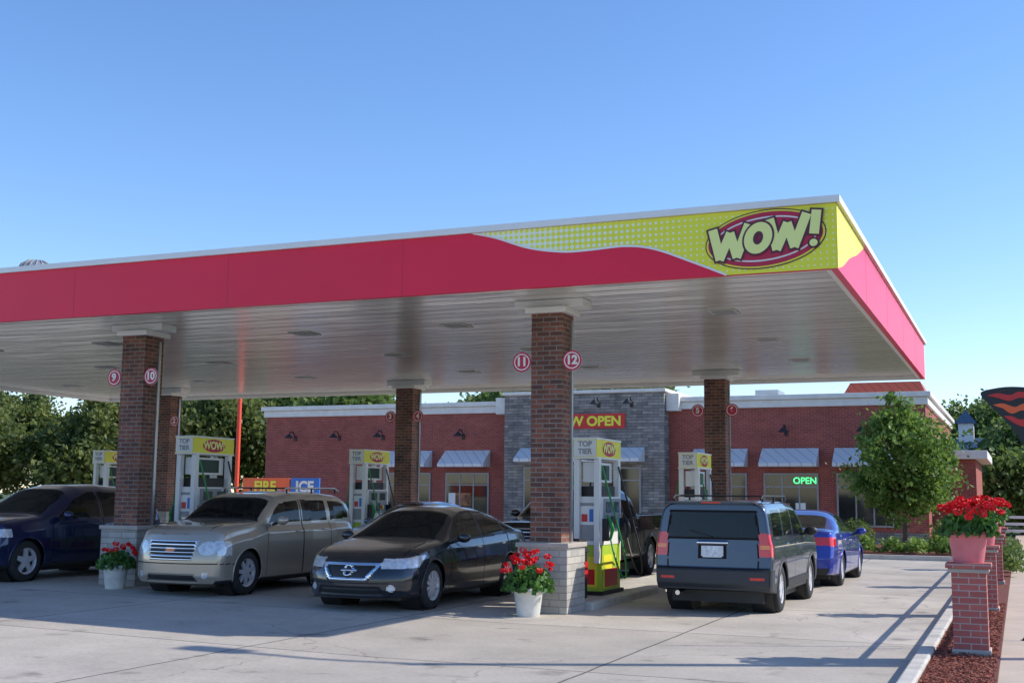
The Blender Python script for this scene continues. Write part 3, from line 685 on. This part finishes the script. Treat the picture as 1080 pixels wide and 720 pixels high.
def car(name,P,pm,loc,rotz):
    L,W=P['L'],P['W']; nx=int(L/P.get('res',.015))+1; xs=np.linspace(0,L,nx)
    z0=P['bot'](xs); zs=P['sho'](xs); zt=P['top'](xs); w=P['w'](xs); n=P.get('n',4.); k=P.get('k',.25)
    NL,NS,NT=40,28,24; pv=P.get('prof',DPROF); tk=[0,.06,.15,.42,.62,.70,.88,1]
    t=np.linspace(0,1,NL); prof=np.interp(t,tk,pv)
    Zl=z0[:,None]+(zs-z0)[:,None]*t; Yl=w[:,None]*prof[None]
    s1=np.linspace(0,.85,NS)[1:]; c1=(1-s1**n)**(1/n); c2=np.linspace(c1[-1],0,NT)[1:]; s2=(1-c2**n)**(1/n)
    s=np.r_[s1,s2][None]; c=np.r_[c1,c2][None]; h=np.maximum(zt-zs,.004)[:,None]
    Yu=(w[:,None]*prof[-1]-k*h*s)*c; Zu=zs[:,None]+h*s
    Y=np.hstack([Yl,Yu]); Z=np.hstack([Zl,Zu]); K=Y.shape[1]
    Yf=np.hstack([Y,-Y[:,::-1][:,1:]]); Zf=np.hstack([Z,Z[:,::-1][:,1:]]); Mx=2*K-1
    V=np.stack([np.repeat(xs[:,None],Mx,1),Yf,Zf],-1).reshape(-1,3)
    I,J=np.meshgrid(np.arange(nx-1),np.arange(Mx-1),indexing='ij'); I=I.ravel();J=J.ravel()
    F=np.stack([I*Mx+J,I*Mx+J+1,(I+1)*Mx+J+1,(I+1)*Mx+J],1)
    jj=np.minimum(J,Mx-2-J); kind=np.where(jj<NL-1,0,np.where(jj<NL-1+NS-1,1,2))
    i=np.arange(nx-1); FB_=np.stack([i*Mx,(i+1)*Mx,(i+1)*Mx+Mx-1,i*Mx+Mx-1],1)
    F=np.vstack([F,FB_]); kind=np.r_[kind,np.full(nx-1,5)]
    vk=np.full(len(V),0)
    nc=72
    for end,kk in ((0,3),(nx-1,4)):
        o=len(V); tt=np.linspace(1,-1,nc+1)
        cy=Y[end][:,None]*tt[None]; cz=np.repeat(Z[end][:,None],nc+1,1); cx=np.full_like(cy,xs[end])
        V=np.vstack([V,np.stack([cx,cy,cz],-1).reshape(-1,3)]); vk=np.r_[vk,np.full(cy.size,kk)]
        A,B=np.meshgrid(np.arange(K-1),np.arange(nc),indexing='ij'); A=A.ravel();B=B.ravel()
        q=[o+A*(nc+1)+B,o+A*(nc+1)+B+1,o+(A+1)*(nc+1)+B+1,o+(A+1)*(nc+1)+B]
        if kk==4: q=q[::-1]
        F=np.vstack([F,np.stack(q,1)]); kind=np.r_[kind,np.full(len(A),kk)]
    C=V[F].mean(1)
    key=P['cls'](C[:,0],np.abs(C[:,1]),C[:,2],kind,P)
    key[kind==5]=KI['black']
    cv=(vk>=3); 
    vkey=np.zeros(len(V),int); vkey[cv]=P['cls'](V[cv,0],np.abs(V[cv,1]),V[cv,2],vk[cv],P)
    x=V[:,0].copy(); ay=np.abs(V[:,1])/W; zz=V[:,2]
    fx=np.clip(1-x/1.5,0,1)**2; gx=np.clip(1-(L-x)/1.1,0,1)**2
    fz=np.clip(1-x/.5,0,1)**2; gzf=np.clip(1-(L-x)/.6,0,1)**2
    nx_=x+P.get('bf',.3)*ay**2.4*fx - P.get('br',.12)*ay**2.6*gx
    nx_+= P.get('nf',.10)*((zz-P.get('zf',.42))/.3)**2*fz*(zz>P.get('zf',.42)) + .08*np.clip((.3-zz)/.15,0,1)*fz
    nx_-= P.get('nr',.10)*np.maximum(zz-P.get('zr',.55),0)/.5*gzf
    dep=np.where(vkey==KI['black'],.02,np.where(vkey==KI['chrome'],-.012,0.))
    nx_+= np.where(vk==3,dep,0)-np.where(vk==4,np.where(vkey==KI['black'],.0,dep),0)
    if P.get('rbump'):
        zb_=zz[vk==4]; nx_[vk==4]+= .05*np.clip((.66-zb_)/.02,0,1)*np.clip((zb_-.38)/.06,0,1)
    V[:,0]=nx_
    C=V[F].mean(1)
    R=P['R']; Ra=P['Ra']; keep=np.ones(len(F),bool)
    for xw in (P['xf'],P['xr']):
        d=(C[:,0]-xw)**2+(C[:,2]-R)**2<Ra**2
        keep&=~((d&(kind<2))|((kind==5)&(np.abs(C[:,0]-xw)<Ra)))
        rr=P.get('clad',0)
        if rr: key[((C[:,0]-xw)**2+(C[:,2]-R)**2<(Ra+rr)**2)&(kind==0)]=KI['grey2']
    F=F[keep]; key=key[keep]
    e=empty(name,loc,rotz)
    me=bpy.data.meshes.new('body'); me.from_pydata(V.tolist(),[],F.tolist())
    mats=[pm,M[P.get('glassk','glass')],M['black'],M['chrome'],M['lamp'],M['tail'],M['gap'],M['plate'],M['orange'],P.get('cladmat',M['black'])]
    for m in mats: me.materials.append(m)
    me.polygons.foreach_set('material_index',key.astype(np.int32)); me.polygons.foreach_set('use_smooth',np.ones(len(F),bool))
    bm=bmesh.new(); bm.from_mesh(me); bmesh.ops.remove_doubles(bm,verts=bm.verts,dist=.0008); bm.to_mesh(me); bm.free(); me.update()
    o=bpy.data.objects.new('body',me); COL.objects.link(o); o.parent=e
    b=MB()
    wf=P['w']
    for xw in (P['xf'],P['xr']):
        for sd in (-1,1):
            wheel(b,xw,sd*(W-.135),R,sd,P.get('wh','10'))
            y0,y1=sorted((sd*(W-.09),sd*(W-.42)))
            b.lathe([(Ra+.015,y0),(Ra+.015,y1)],(xw,0,R),'y','black',28)
            yi=sd*(W-.42); b.lathe([(.001,yi),(Ra+.015,yi)] ,(xw,0,R),'y','black',28)
            pts=[]
            for a in np.linspace(-.30,PI+.30,26):
                px=xw+Ra*math.cos(a); pz=R+Ra*math.sin(a)
                tt=(pz-float(P['bot'](px)))/float(P['sho'](px)-P['bot'](px)); 
                if tt<0: continue
                py=float(wf(px))*float(np.interp(tt,tk,pv))
                pts.append((px,sd*(py-.002),pz))
            b.tube(pts,P.get('lip',.012),pm if not P.get('clad') else P['cladmat'],6)
    b.box(.3,L-.3,-W+.2,W-.2,.16,.32,'black')
    xa,xb=P['cab']; zb=float(P['sho'](xa+.6))
    b.box(xa,xb,-W+.14,W-.14,.4,zb-.10,'black')
    b.box(xa-.15,xa+.30,-W+.20,W-.20,zb-.099,zb-.03,'black',.05,.05)
    for sx in P['seats']:
        for yy in ((-.37,.37) if sx==P['seats'][0] else (-.42,0,.42)):
            b.box(sx,sx+.14,yy-.20,yy+.20,zb-.099,zb+.22*P.get('sh',1),'seat',.03,.04); b.ell((sx+.08,yy,zb+.29*P.get('sh',1)),(.05,.11,.08),'seat')
    pts=[(P['seats'][0]-.52+.08*math.sin(a),.37+.18*math.cos(a),zb+.02+.17*math.sin(a)) for a in np.linspace(0,2*PI,20)]
    b.tube(pts,.014,'black',6,False)
    mx,mz=P['mir']
    for sd in (-1,1):
        b.ell((mx,sd*(W+.10),mz),(.07,.11,.075),P.get('mirk',pm)); b.tube([(mx-.02,sd*(W-.08),mz-.07),(mx,sd*(W+.04),mz-.03)],.025,'black',6)
    for hx,hz in P['handles']:
        for sd in (-1,1): b.ell((hx,sd*(W-.012),hz),(.09,.022,.016),P.get('hk',pm))
    if 'extra' in P: P['extra'](b,P,pm)
    b.build('wheels_and_trim',parent=e)
    return e
def common(x,y,z,kind,P):
    key=np.zeros(x.shape,int); side=(kind<=1)|((kind==2)&(y>P['W']*.55)&(z<P['roofz']))
    for fr in P.get('frames',[]): key[side&inpoly(x,z,fr)]=KI[P.get('framek','black')]
    for wn in P['wins']: key[side&inpoly(x,z,wn)]=KI['glass']
    a0,a1,h0,h1=P['ws']; ym=np.interp(x,[a0,a1],[h0,h1]); key[(kind>=1)&(kind<=2)&(x>a0)&(x<a1)&(y<ym)]=KI['glass']
    key[(kind>=1)&(kind<=2)&(x>a0-.07)&(x<=a0)&(y<h0+.02)]=KI['black']
    if P.get('rw'):
        a0,a1,h0,h1=P['rw']; ym=np.interp(x,[a0,a1],[h0,h1]); key[(kind>=1)&(kind<=2)&(x>a0)&(x<a1)&(y<ym)]=KI['glass']
    for xd,za,zb in P['doors']: key[(kind<=1)&(np.abs(x-xd)<.0085)&(z>za)&(z<zb)&(key==0)]=KI['gap']
    sl=P.get('sill'); 
    if sl: key[(kind==0)&(z<sl)&(key==0)]=KI[P.get('sillk','black')]
    hs=P.get('hood')
    if hs: key[(kind>=1)&(kind<=2)&(x>hs[0])&(x<hs[1])&(np.abs(y-hs[2])<.010)&(key==0)]=KI['gap']
    return key

def cls_altima(x,y,z,kind,P):
    k=common(x,y,z,kind,P); f=kind==3
    lamp=(kind<=3)&inpoly(x+ y*0,z,[(-.1,.60),(.30,.62),(.66,.785),(.3,.775),(.05,.735),(-.1,.70)])&(y>.47)
    k[lamp]=KI['lamp']
    k[f&inpoly(y,z,[(-1,.43),(.30,.43),(.48,.68),(-1,.68)])]=KI['chrome']
    k[f&inpoly(y,z,[(-1,.47),(.265,.47),(.41,.645),(-1,.645)])]=KI['black']
    k[f&(y<.11)&(((y)**2+(z-.575)**2)<.082**2)&(((y)**2+(z-.575)**2)>.056**2)]=KI['chrome']
    k[f&(y<.12)&(np.abs(z-.575)<.014)]=KI['chrome']
    k[f&inpoly(y,z,[(-1,.235),(.52,.235),(.46,.345),(-1,.345)])]=KI['black']
    k[f&(((y-.62)**2+(z-.33)**2)<.05**2)]=KI['lamp']
    k[(kind<=3)&(np.abs(z-.395)<.006)&(x<.02)&(y<.6)]=KI['gap']
    k[(kind==4)&(z>.74)&(z<.92)&(y>.38)]=KI['tail']
    return k
ALT=dict(L=4.86,W=.915,R=.335,Ra=.375,xf=.98,xr=3.76,
 top=sf([(0,.68),(.02,.72),(.08,.76),(.2,.80),(.6,.885),(1.15,.965),(1.32,.985),(2.05,1.385),(2.35,1.45),(2.75,1.475),(3.2,1.45),(3.6,1.37),(4.25,1.12),(4.5,1.09),(4.78,1.06),(4.84,1.02),(4.86,.95)],.04),
 sho=sf([(0,.64),(.1,.69),(.4,.775),(1.0,.87),(1.4,.92),(3.0,.965),(4.2,1.01),(4.7,1.0),(4.86,.9)],.05),
 bot=sf([(0,.2),(.5,.18),(1,.19),(4,.2),(4.86,.28)]),
 w=sf([(0,.76),(.02,.80),(.08,.845),(.25,.885),(.7,.912),(1.5,.905),(3.8,.915),(4.5,.885),(4.78,.83),(4.86,.77)],.02),
 n=3.6,k=.38,bf=.42,nf=.13,wins=[[(1.66,.985),(2.15,1.27),(2.45,1.345),(2.70,1.365),(2.70,1.0)],[(2.77,1.0),(2.77,1.367),(3.15,1.35),(3.5,1.27),(3.62,1.05),(3.6,1.03)],[(3.66,1.05),(3.58,1.24),(3.98,1.09)]],
 frames=[[(1.52,.955),(2.12,1.30),(2.45,1.375),(2.8,1.395),(3.2,1.375),(3.6,1.26),(4.12,1.065),(4.0,1.03),(2.7,.972)]],
 roofz=1.40,ws=(1.37,2.12,.70,.56),rw=(3.5,4.2,.54,.62),doors=[(1.52,.27,.95),(2.735,.27,.985),(3.72,.5,1.02)],sill=.24,hood=(.1,1.3,.69),mir=(1.72,1.0),handles=[(2.55,.84),(3.5,.87)],wh='10',cls=cls_altima,hk='chrome',cab=(1.45,3.7),seats=(2.45,3.35))
altp=paint('dark_charcoal_paint',(.022,.027,.036),.5,.2)
car('sedan',ALT,altp,(-8.80,14.75,gz(-8.8)),PI/2)

def cls_hhr(x,y,z,kind,P):
    k=common(x,y,z,kind,P); f=kind==3
    k[(kind<=3)&(((y-.62)/.14)**2+((z-.74)/.105)**2<1)&(x<.12)]=KI['lamp']
    k[(kind<=2)&(x<.26)&(y>.60)&(z>.63)&(z<.85)]=KI['lamp']
    g=f&inpoly(y,z,[(-1,.56),(.38,.56),(.46,.86),(-1,.86)]); k[g]=KI['chrome']
    k[g&(np.mod(z-.575,.058)<.030)&(y<.42)&(z>.575)&(z<.84)]=KI['black']
    k[f&(y<.09)&(np.abs(z-.71)<.024)]=KI['orange']
    k[f&inpoly(y,z,[(-1,.235),(.48,.235),(.42,.33),(-1,.33)])]=KI['black']
    k[f&(((y-.60)**2+(z-.33)**2)<.048**2)]=KI['lamp']
    k[(kind<=3)&(np.abs(z-.50)<.007)&(x<.6)&(k==0)]=KI['gap']
    k[(kind==4)&(z>.8)&(z<1.05)&(y>.55)]=KI['tail']
    return k
def rack(xa,xb,z,yy):
    def f(b,P,pm):
        for sd in (-1,1):
            b.tube([(xa,sd*yy,z-.05),(xa+.12,sd*yy,z),(xb-.12,sd*yy,z),(xb,sd*yy,z-.05)],.016,'chrome' if P.get('rk') else 'black',8)
            for x in (xa+.12,(xa+xb)/2,xb-.12): b.tube([(x,sd*yy,z-.09),(x,sd*yy,z)],.018,'black',6)
        for x in (xa+.5,xb-.4): b.tube([(x,-yy,z),(x,yy,z)],.012,'black',6)
    return f
HHR=dict(L=4.47,W=.88,R=.345,Ra=.39,xf=.88,xr=3.53,
 top=sf([(0,.92),(.02,.97),(.07,1.01),(.3,1.07),(.7,1.12),(1.1,1.155),(1.25,1.165),(1.64,1.50),(1.86,1.58),(2.4,1.63),(3.2,1.63),(3.9,1.585),(4.28,1.47),(4.42,1.2),(4.47,.98)],.04),
 sho=sf([(0,.80),(.1,.86),(.5,.93),(1.0,.99),(1.4,1.06),(4.0,1.09),(4.3,1.03),(4.47,.88)],.05),
 bot=sf([(0,.2),(1,.2),(4,.2),(4.47,.28)]),
 w=sf([(0,.75),(.02,.79),(.1,.84),(.3,.875),(.85,.905),(1.5,.845),(2.8,.845),(3.5,.90),(4.2,.855),(4.42,.79),(4.47,.73)],.02),
 n=5,k=.16,bf=.28,nf=.05,zf=.5,wins=[[(1.52,1.11),(1.74,1.33),(1.92,1.43),(2.46,1.485),(2.46,1.125)],[(2.55,1.125),(2.55,1.487),(3.25,1.482),(3.27,1.135)],[(3.38,1.14),(3.36,1.478),(3.85,1.44),(4.05,1.30),(4.08,1.17)]],
 roofz=1.51,ws=(1.28,1.71,.72,.64),rw=(4.16,4.36,.5,.55),doors=[(1.43,.27,1.06),(2.505,.27,1.5),(3.32,.45,1.12)],sill=.25,hood=(.1,1.2,.56),mir=(1.62,1.15),handles=[(2.35,.96),(3.15,.98)],wh='7',cls=cls_hhr,extra=rack(2.1,3.9,1.685,.64),rk=1,hk='chrome',
 prof=[.91,.96,.975,.99,.995,.995,.985,.925],cab=(1.4,4.1),seats=(2.3,3.2),sh=1.15)
hhrp=paint('sandstone_metallic_paint',(.45,.39,.31),.4,.26)
car('retro_wagon',HHR,hhrp,(-12.2,15.1,gz(-12.2)),PI/2)

def cls_suv(x,y,z,kind,P):
    k=common(x,y,z,kind,P); f=kind==3
    k[(kind<=3)&(x<.45)&(y>.5)&(z>.76)&(z<.9)]=KI['lamp']
    g=f&(y<.48)&(z>.5)&(z<.9); k[g]=KI['chrome']; k[g&(y<.45)&(np.abs(z-.70)>.02)&(z>.52)&(z<.88)]=KI['black']
    k[f&(y<.5)&(z>.27)&(z<.42)]=KI['black']
    k[(kind==4)&(z>.85)&(z<1.08)&(y>.5)]=KI['tail']
    return k
SUV=dict(L=4.68,W=.92,R=.35,Ra=.395,xf=.93,xr=3.72,
 top=sf([(0,.88),(.02,.93),(.1,.98),(.5,1.05),(1.15,1.12),(1.3,1.14),(2.0,1.58),(2.4,1.66),(3.0,1.68),(3.8,1.64),(4.2,1.55),(4.55,1.2),(4.68,1.0)],.05),
 sho=sf([(0,.8),(.2,.87),(1.0,.97),(1.5,1.01),(3.5,1.08),(4.4,1.12),(4.68,.95)],.05),bot=sf([(0,.24),(1,.22),(4,.22),(4.68,.32)]),
 w=sf([(0,.78),(.03,.82),(.1,.86),(.3,.9),(.9,.92),(4,.92),(4.5,.88),(4.68,.8)],.02),n=3.8,k=.33,bf=.32,nf=.1,zf=.5,
 wins=[[(1.62,1.06),(2.1,1.38),(2.5,1.52),(2.72,1.54),(2.72,1.08)],[(2.8,1.08),(2.8,1.545),(3.5,1.51),(3.6,1.12)],[(3.68,1.13),(3.65,1.49),(4.1,1.38),(4.3,1.2)]],
 roofz=1.58,ws=(1.36,2.05,.72,.58),rw=(4.2,4.5,.5,.55),doors=[(1.5,.3,1.0),(2.76,.3,1.5),(3.65,.5,1.1)],sill=.30,hood=(.1,1.2,.68),mir=(1.7,1.12),handles=[(2.5,.95),(3.4,.98)],wh='5',cls=cls_suv,res=.02,cab=(1.5,4.1),seats=(2.5,3.4),sh=1.2,glassk='glassd')
car('suv',SUV,paint('navy_blue_paint',(.008,.016,.07),.35,.25),(-16.65,14.85,gz(-16.6)),PI/2)

def cls_pick(x,y,z,kind,P):
    k=common(x,y,z,kind,P); f=kind==3
    k[(kind<=3)&(x<.25)&(y>.62)&(z>.82)&(z<1.05)]=KI['lamp']
    g=f&(y<.58)&(z>.72)&(z<1.05); k[g]=KI['chrome']; k[g&(np.mod(z,.07)<.045)&(y<.54)]=KI['black']
    k[f&(z>.4)&(z<.62)]=KI['chrome']; k[(kind==4)&(y>.82)&(z>.85)&(z<1.2)]=KI['tail']; k[(kind==4)&(z>.45)&(z<.62)]=KI['chrome']
    k[(kind<=2)&(np.abs(x-3.62)<.03)&(z>.45)]=KI['gap']
    k[(kind==0)&(x>5.55)&(z>.9)&(z<1.2)]=KI['tail']
    k[(kind==2)&(x>3.7)&(x<5.55)&(y<.85)]=KI['gap']
    return k
PK=dict(L=5.7,W=.98,R=.39,Ra=.45,xf=.98,xr=4.45,
 top=sf([(0,1.05),(.03,1.12),(.1,1.15),(1.2,1.22),(1.35,1.24),(1.95,1.76),(2.3,1.86),(3.3,1.86),(3.5,1.78),(3.6,1.30),(3.7,1.27),(5.65,1.27),(5.7,1.22)],.03),
 sho=sf([(0,1.0),(1.2,1.12),(1.5,1.16),(3.5,1.18),(3.7,1.25),(5.7,1.25)],.03),bot=sf([(0,.4),(1,.38),(5.7,.42)]),
 w=sf([(0,.86),(.05,.93),(.2,.97),(5.6,.98),(5.7,.95)],.02),n=4.5,k=.28,bf=.15,nf=.04,br=.02,nr=.0,
 wins=[[(1.7,1.2),(2.05,1.56),(2.25,1.70),(2.65,1.72),(2.65,1.22)],[(2.72,1.22),(2.72,1.72),(3.35,1.70),(3.42,1.24)]],
 roofz=1.75,ws=(1.42,2.0,.75,.62),doors=[(1.5,.45,1.2),(2.68,.45,1.75),(3.45,.45,1.2)],sill=.44,hood=(.1,1.2,.75),mir=(1.75,1.30),handles=[(2.5,1.02),(3.3,1.02)],wh='5',cls=cls_pick,res=.02,lip=.03,
 prof=[.93,.96,.97,.985,1,.995,.98,.965],cab=(1.5,3.5),seats=(2.4,3.1),sh=1.3)
car('pickup_truck',PK,paint('black_truck_paint',(.010,.010,.013),.2,.25),(-8.30,20.5,gz(-8.3)),PI/2)

def cls_jeep(x,y,z,kind,P):
    k=common(x,y,z,kind,P); r=kind==4
    k[r&inpoly(y,z,[(-1,1.07),(.70,1.07),(.64,1.49),(-1,1.49)])]=KI['gap']
    k[r&inpoly(y,z,[(-1,1.10),(.665,1.10),(.61,1.46),(-1,1.46)])]=KI['glass']
    k[r&(y>.675)&(z>.84)&(z<1.16)]=KI['tail']
    k[r&(y>.69)&(z>.94)&(z<1.0)]=KI['orange']
    k[(kind<=1)&(x>4.30)&(z>.84)&(z<1.16)]=KI['tail']
    k[r&(z>.47)&(z<.65)]=KI['grey2']; k[r&(z<.47)]=KI['grey2']
    k[r&(np.abs(z-.665)<.010)]=KI['gap']; k[r&(np.abs(y-.66)<.007)&(z>.66)&(z<1.1)]=KI['gap']
    k[r&(np.abs(z-.52)<.018)&(y>.55)&(y<.76)]=KI['tail']
    k[r&(y<.20)&(z>.80)&(z<.99)]=KI['gap']
    k[r&(y<.152)&(z>.82)&(z<.97)]=KI['plate']
    k[r&(y<.22)&(np.abs(z-1.025)<.014)]=KI['chrome']
    k[(kind==3)&(y<.5)&(z>.7)&(z<.95)]=KI['chrome']; k[(kind==0)&(x>4.2)&(z<.65)]=KI['grey2']; k[(kind==0)&(x<.35)&(z<.64)]=KI['grey2']
    return k
def jeepx(b,P,pm):
    rack(2.1,4.1,1.70,.66)(b,P,pm)
    b.tube([(4.42,.0,1.11),(4.40,-.33,1.20)],.010,'black',6)
    b.tube([(4.1,-.5,.30),(4.47,-.5,.30)],.035,'chrome',10)
    b.box(4.18,4.43,-.64,.64,1.585,1.615,pm)
    b.box(4.431,4.437,-.14,.14,1.59,1.61,'tail')
    for sd in (-1,1): b.box(1.3,3.2,sd*.86-.02,sd*.86+.02,.36,.46,'black')
JP=dict(L=4.41,W=.875,R=.35,Ra=.40,xf=.90,xr=3.54,
 top=sf([(0,1.0),(.03,1.05),(.1,1.08),(1.0,1.13),(1.25,1.15),(1.72,1.54),(1.95,1.61),(2.6,1.645),(3.8,1.64),(4.25,1.625),(4.38,1.61),(4.41,1.58)],.02),
 sho=sf([(0,.95),(.2,1.0),(1.3,1.05),(4.41,1.07)],.03),bot=sf([(0,.3),(1,.28),(4,.30),(4.41,.36)]),
 w=sf([(0,.78),(.05,.83),(.2,.865),(4.2,.874),(4.36,.872),(4.395,.86),(4.41,.84)],.01),n=7.5,k=.15,bf=.15,nf=.05,br=.045,nr=.045,zr=.65,rbump=1,
 wins=[[(1.48,1.10),(1.80,1.39),(1.98,1.48),(2.42,1.515),(2.42,1.11)],[(2.52,1.11),(2.52,1.52),(3.2,1.515),(3.24,1.12)],[(3.36,1.12),(3.34,1.51),(4.05,1.50),(4.12,1.13)]],
 roofz=1.54,ws=(1.30,1.78,.72,.64),doors=[(1.42,.4,1.08),(2.47,.4,1.55),(3.29,.55,1.12)],sill=.46,sillk='grey2',hood=(.1,1.2,.68),mir=(1.62,1.15),handles=[(2.3,.98),(3.1,.99)],wh='5',cls=cls_jeep,clad=.06,lip=.020,
 cladmat=mat('grey_cladding',(.030,.035,.042),.5,var=.05),extra=jeepx,mirk='black',cab=(1.4,4.1),seats=(2.3,3.2),sh=1.2,glassk='glassd')
JP['prof']=[.95,.97,.98,.99,1,.995,.985,.96]
car('suv',JP,paint('slate_blue_paint',(.032,.052,.09),.4,.26),(-4.15,21.6,0),-PI/2)

def cls_bs(x,y,z,kind,P):
    k=common(x,y,z,kind,P); r=kind==4
    k[r&inpoly(y,z,[(.30,.80),(.95,.78),(.95,.95),(.34,.95)])]=KI['tail']
    k[(kind<=1)&(x>4.35)&(z>.78)&(z<.95)]=KI['tail']
    k[r&(y<.17)&(z>.55)&(z<.68)]=KI['plate']; k[r&(z<.38)]=KI['black']; k[(kind==3)&(y<.45)&(z>.35)&(z<.6)]=KI['black']
    return k
BS=dict(ALT); BS.update(L=4.62,xf=.92,xr=3.62,W=.90,
 top=sf([(0,.66),(.02,.705),(.08,.745),(.2,.79),(.6,.88),(1.15,.965),(1.3,.985),(2.0,1.36),(2.3,1.42),(2.7,1.445),(3.1,1.42),(3.45,1.34),(4.1,1.10),(4.3,1.08),(4.55,1.07),(4.6,1.04),(4.62,1.0)],.04),
 w=sf([(0,.74),(.02,.78),(.08,.83),(.25,.87),(.7,.9),(3.8,.9),(4.3,.87),(4.56,.82),(4.62,.77)],.02),
 wins=[[(1.62,.985),(2.1,1.25),(2.4,1.325),(2.6,1.34),(2.6,1.0)],[(2.67,1.0),(2.67,1.34),(3.05,1.32),(3.35,1.25),(3.55,1.05)]],
 frames=[],doors=[(1.5,.27,.95),(2.63,.27,1.35),(3.55,.5,1.02)],rw=(3.42,4.08,.54,.62),handles=[(2.45,.85),(3.3,.88)],cls=cls_bs,wh='5',res=.02)
car('sedan',BS,paint('royal_blue_paint',(.015,.04,.34),.4,.25),(-4.10,27.7,0),-PI/2)
car('sedan',BS,paint('steel_blue_paint',(.10,.16,.24),.5,.3),(-12.4,21.6,gz(-12.4)),PI/2)

# ---------------------------------------------------------------- light, world, camera
el=math.radians(36); az=Vector((.90,.43)).normalized()
sd=Vector((az.x*math.cos(el),az.y*math.cos(el),math.sin(el)))
sun=bpy.data.lights.new('sun','SUN'); sun.energy=5.0; sun.angle=math.radians(.5); sun.color=(1,.93,.82)
so=bpy.data.objects.new('sun',sun); COL.objects.link(so); so.rotation_euler=sd.to_track_quat('Z','Y').to_euler(); so.location=(20,10,30)
wd=bpy.data.worlds.new('World'); scene.world=wd; wd.use_nodes=True; nt=wd.node_tree
bg=nt.nodes['Background']; sky=nt.nodes.new('ShaderNodeTexSky'); sky.sky_type='NISHITA'; sky.sun_disc=False
sky.sun_elevation=el; sky.sun_rotation=math.atan2(az.x,az.y); sky.air_density=1.0; sky.dust_density=.25; sky.ozone_density=2.6; sky.altitude=400
hs=nt.nodes.new('ShaderNodeHueSaturation'); hs.inputs['Saturation'].default_value=1.15; hs.inputs['Value'].default_value=1.42
tint=nt.nodes.new('ShaderNodeVectorMath'); tint.operation='MULTIPLY'; tint.inputs[1].default_value=(1.0,.97,1.06)
nt.links.new(sky.outputs[0],hs.inputs['Color']); nt.links.new(hs.outputs[0],tint.inputs[0]); nt.links.new(tint.outputs[0],bg.inputs['Color']); bg.inputs['Strength'].default_value=.15
scene.view_settings.view_transform='Standard'; scene.view_settings.look='None'; scene.view_settings.exposure=0
cam=bpy.data.cameras.new('camera'); cam.sensor_width=36; cam.lens=1250/1080*36; cam.clip_end=3000; cam.clip_start=.1
co=bpy.data.objects.new('camera',cam); COL.objects.link(co); scene.camera=co
R=Matrix.Rotation(math.radians(23.1),4,'Z')@Matrix.Rotation(math.radians(97.38),4,'X')@Matrix.Rotation(math.radians(.53),4,'Z')
co.matrix_world=Matrix.Translation((0,0,1.68))@R
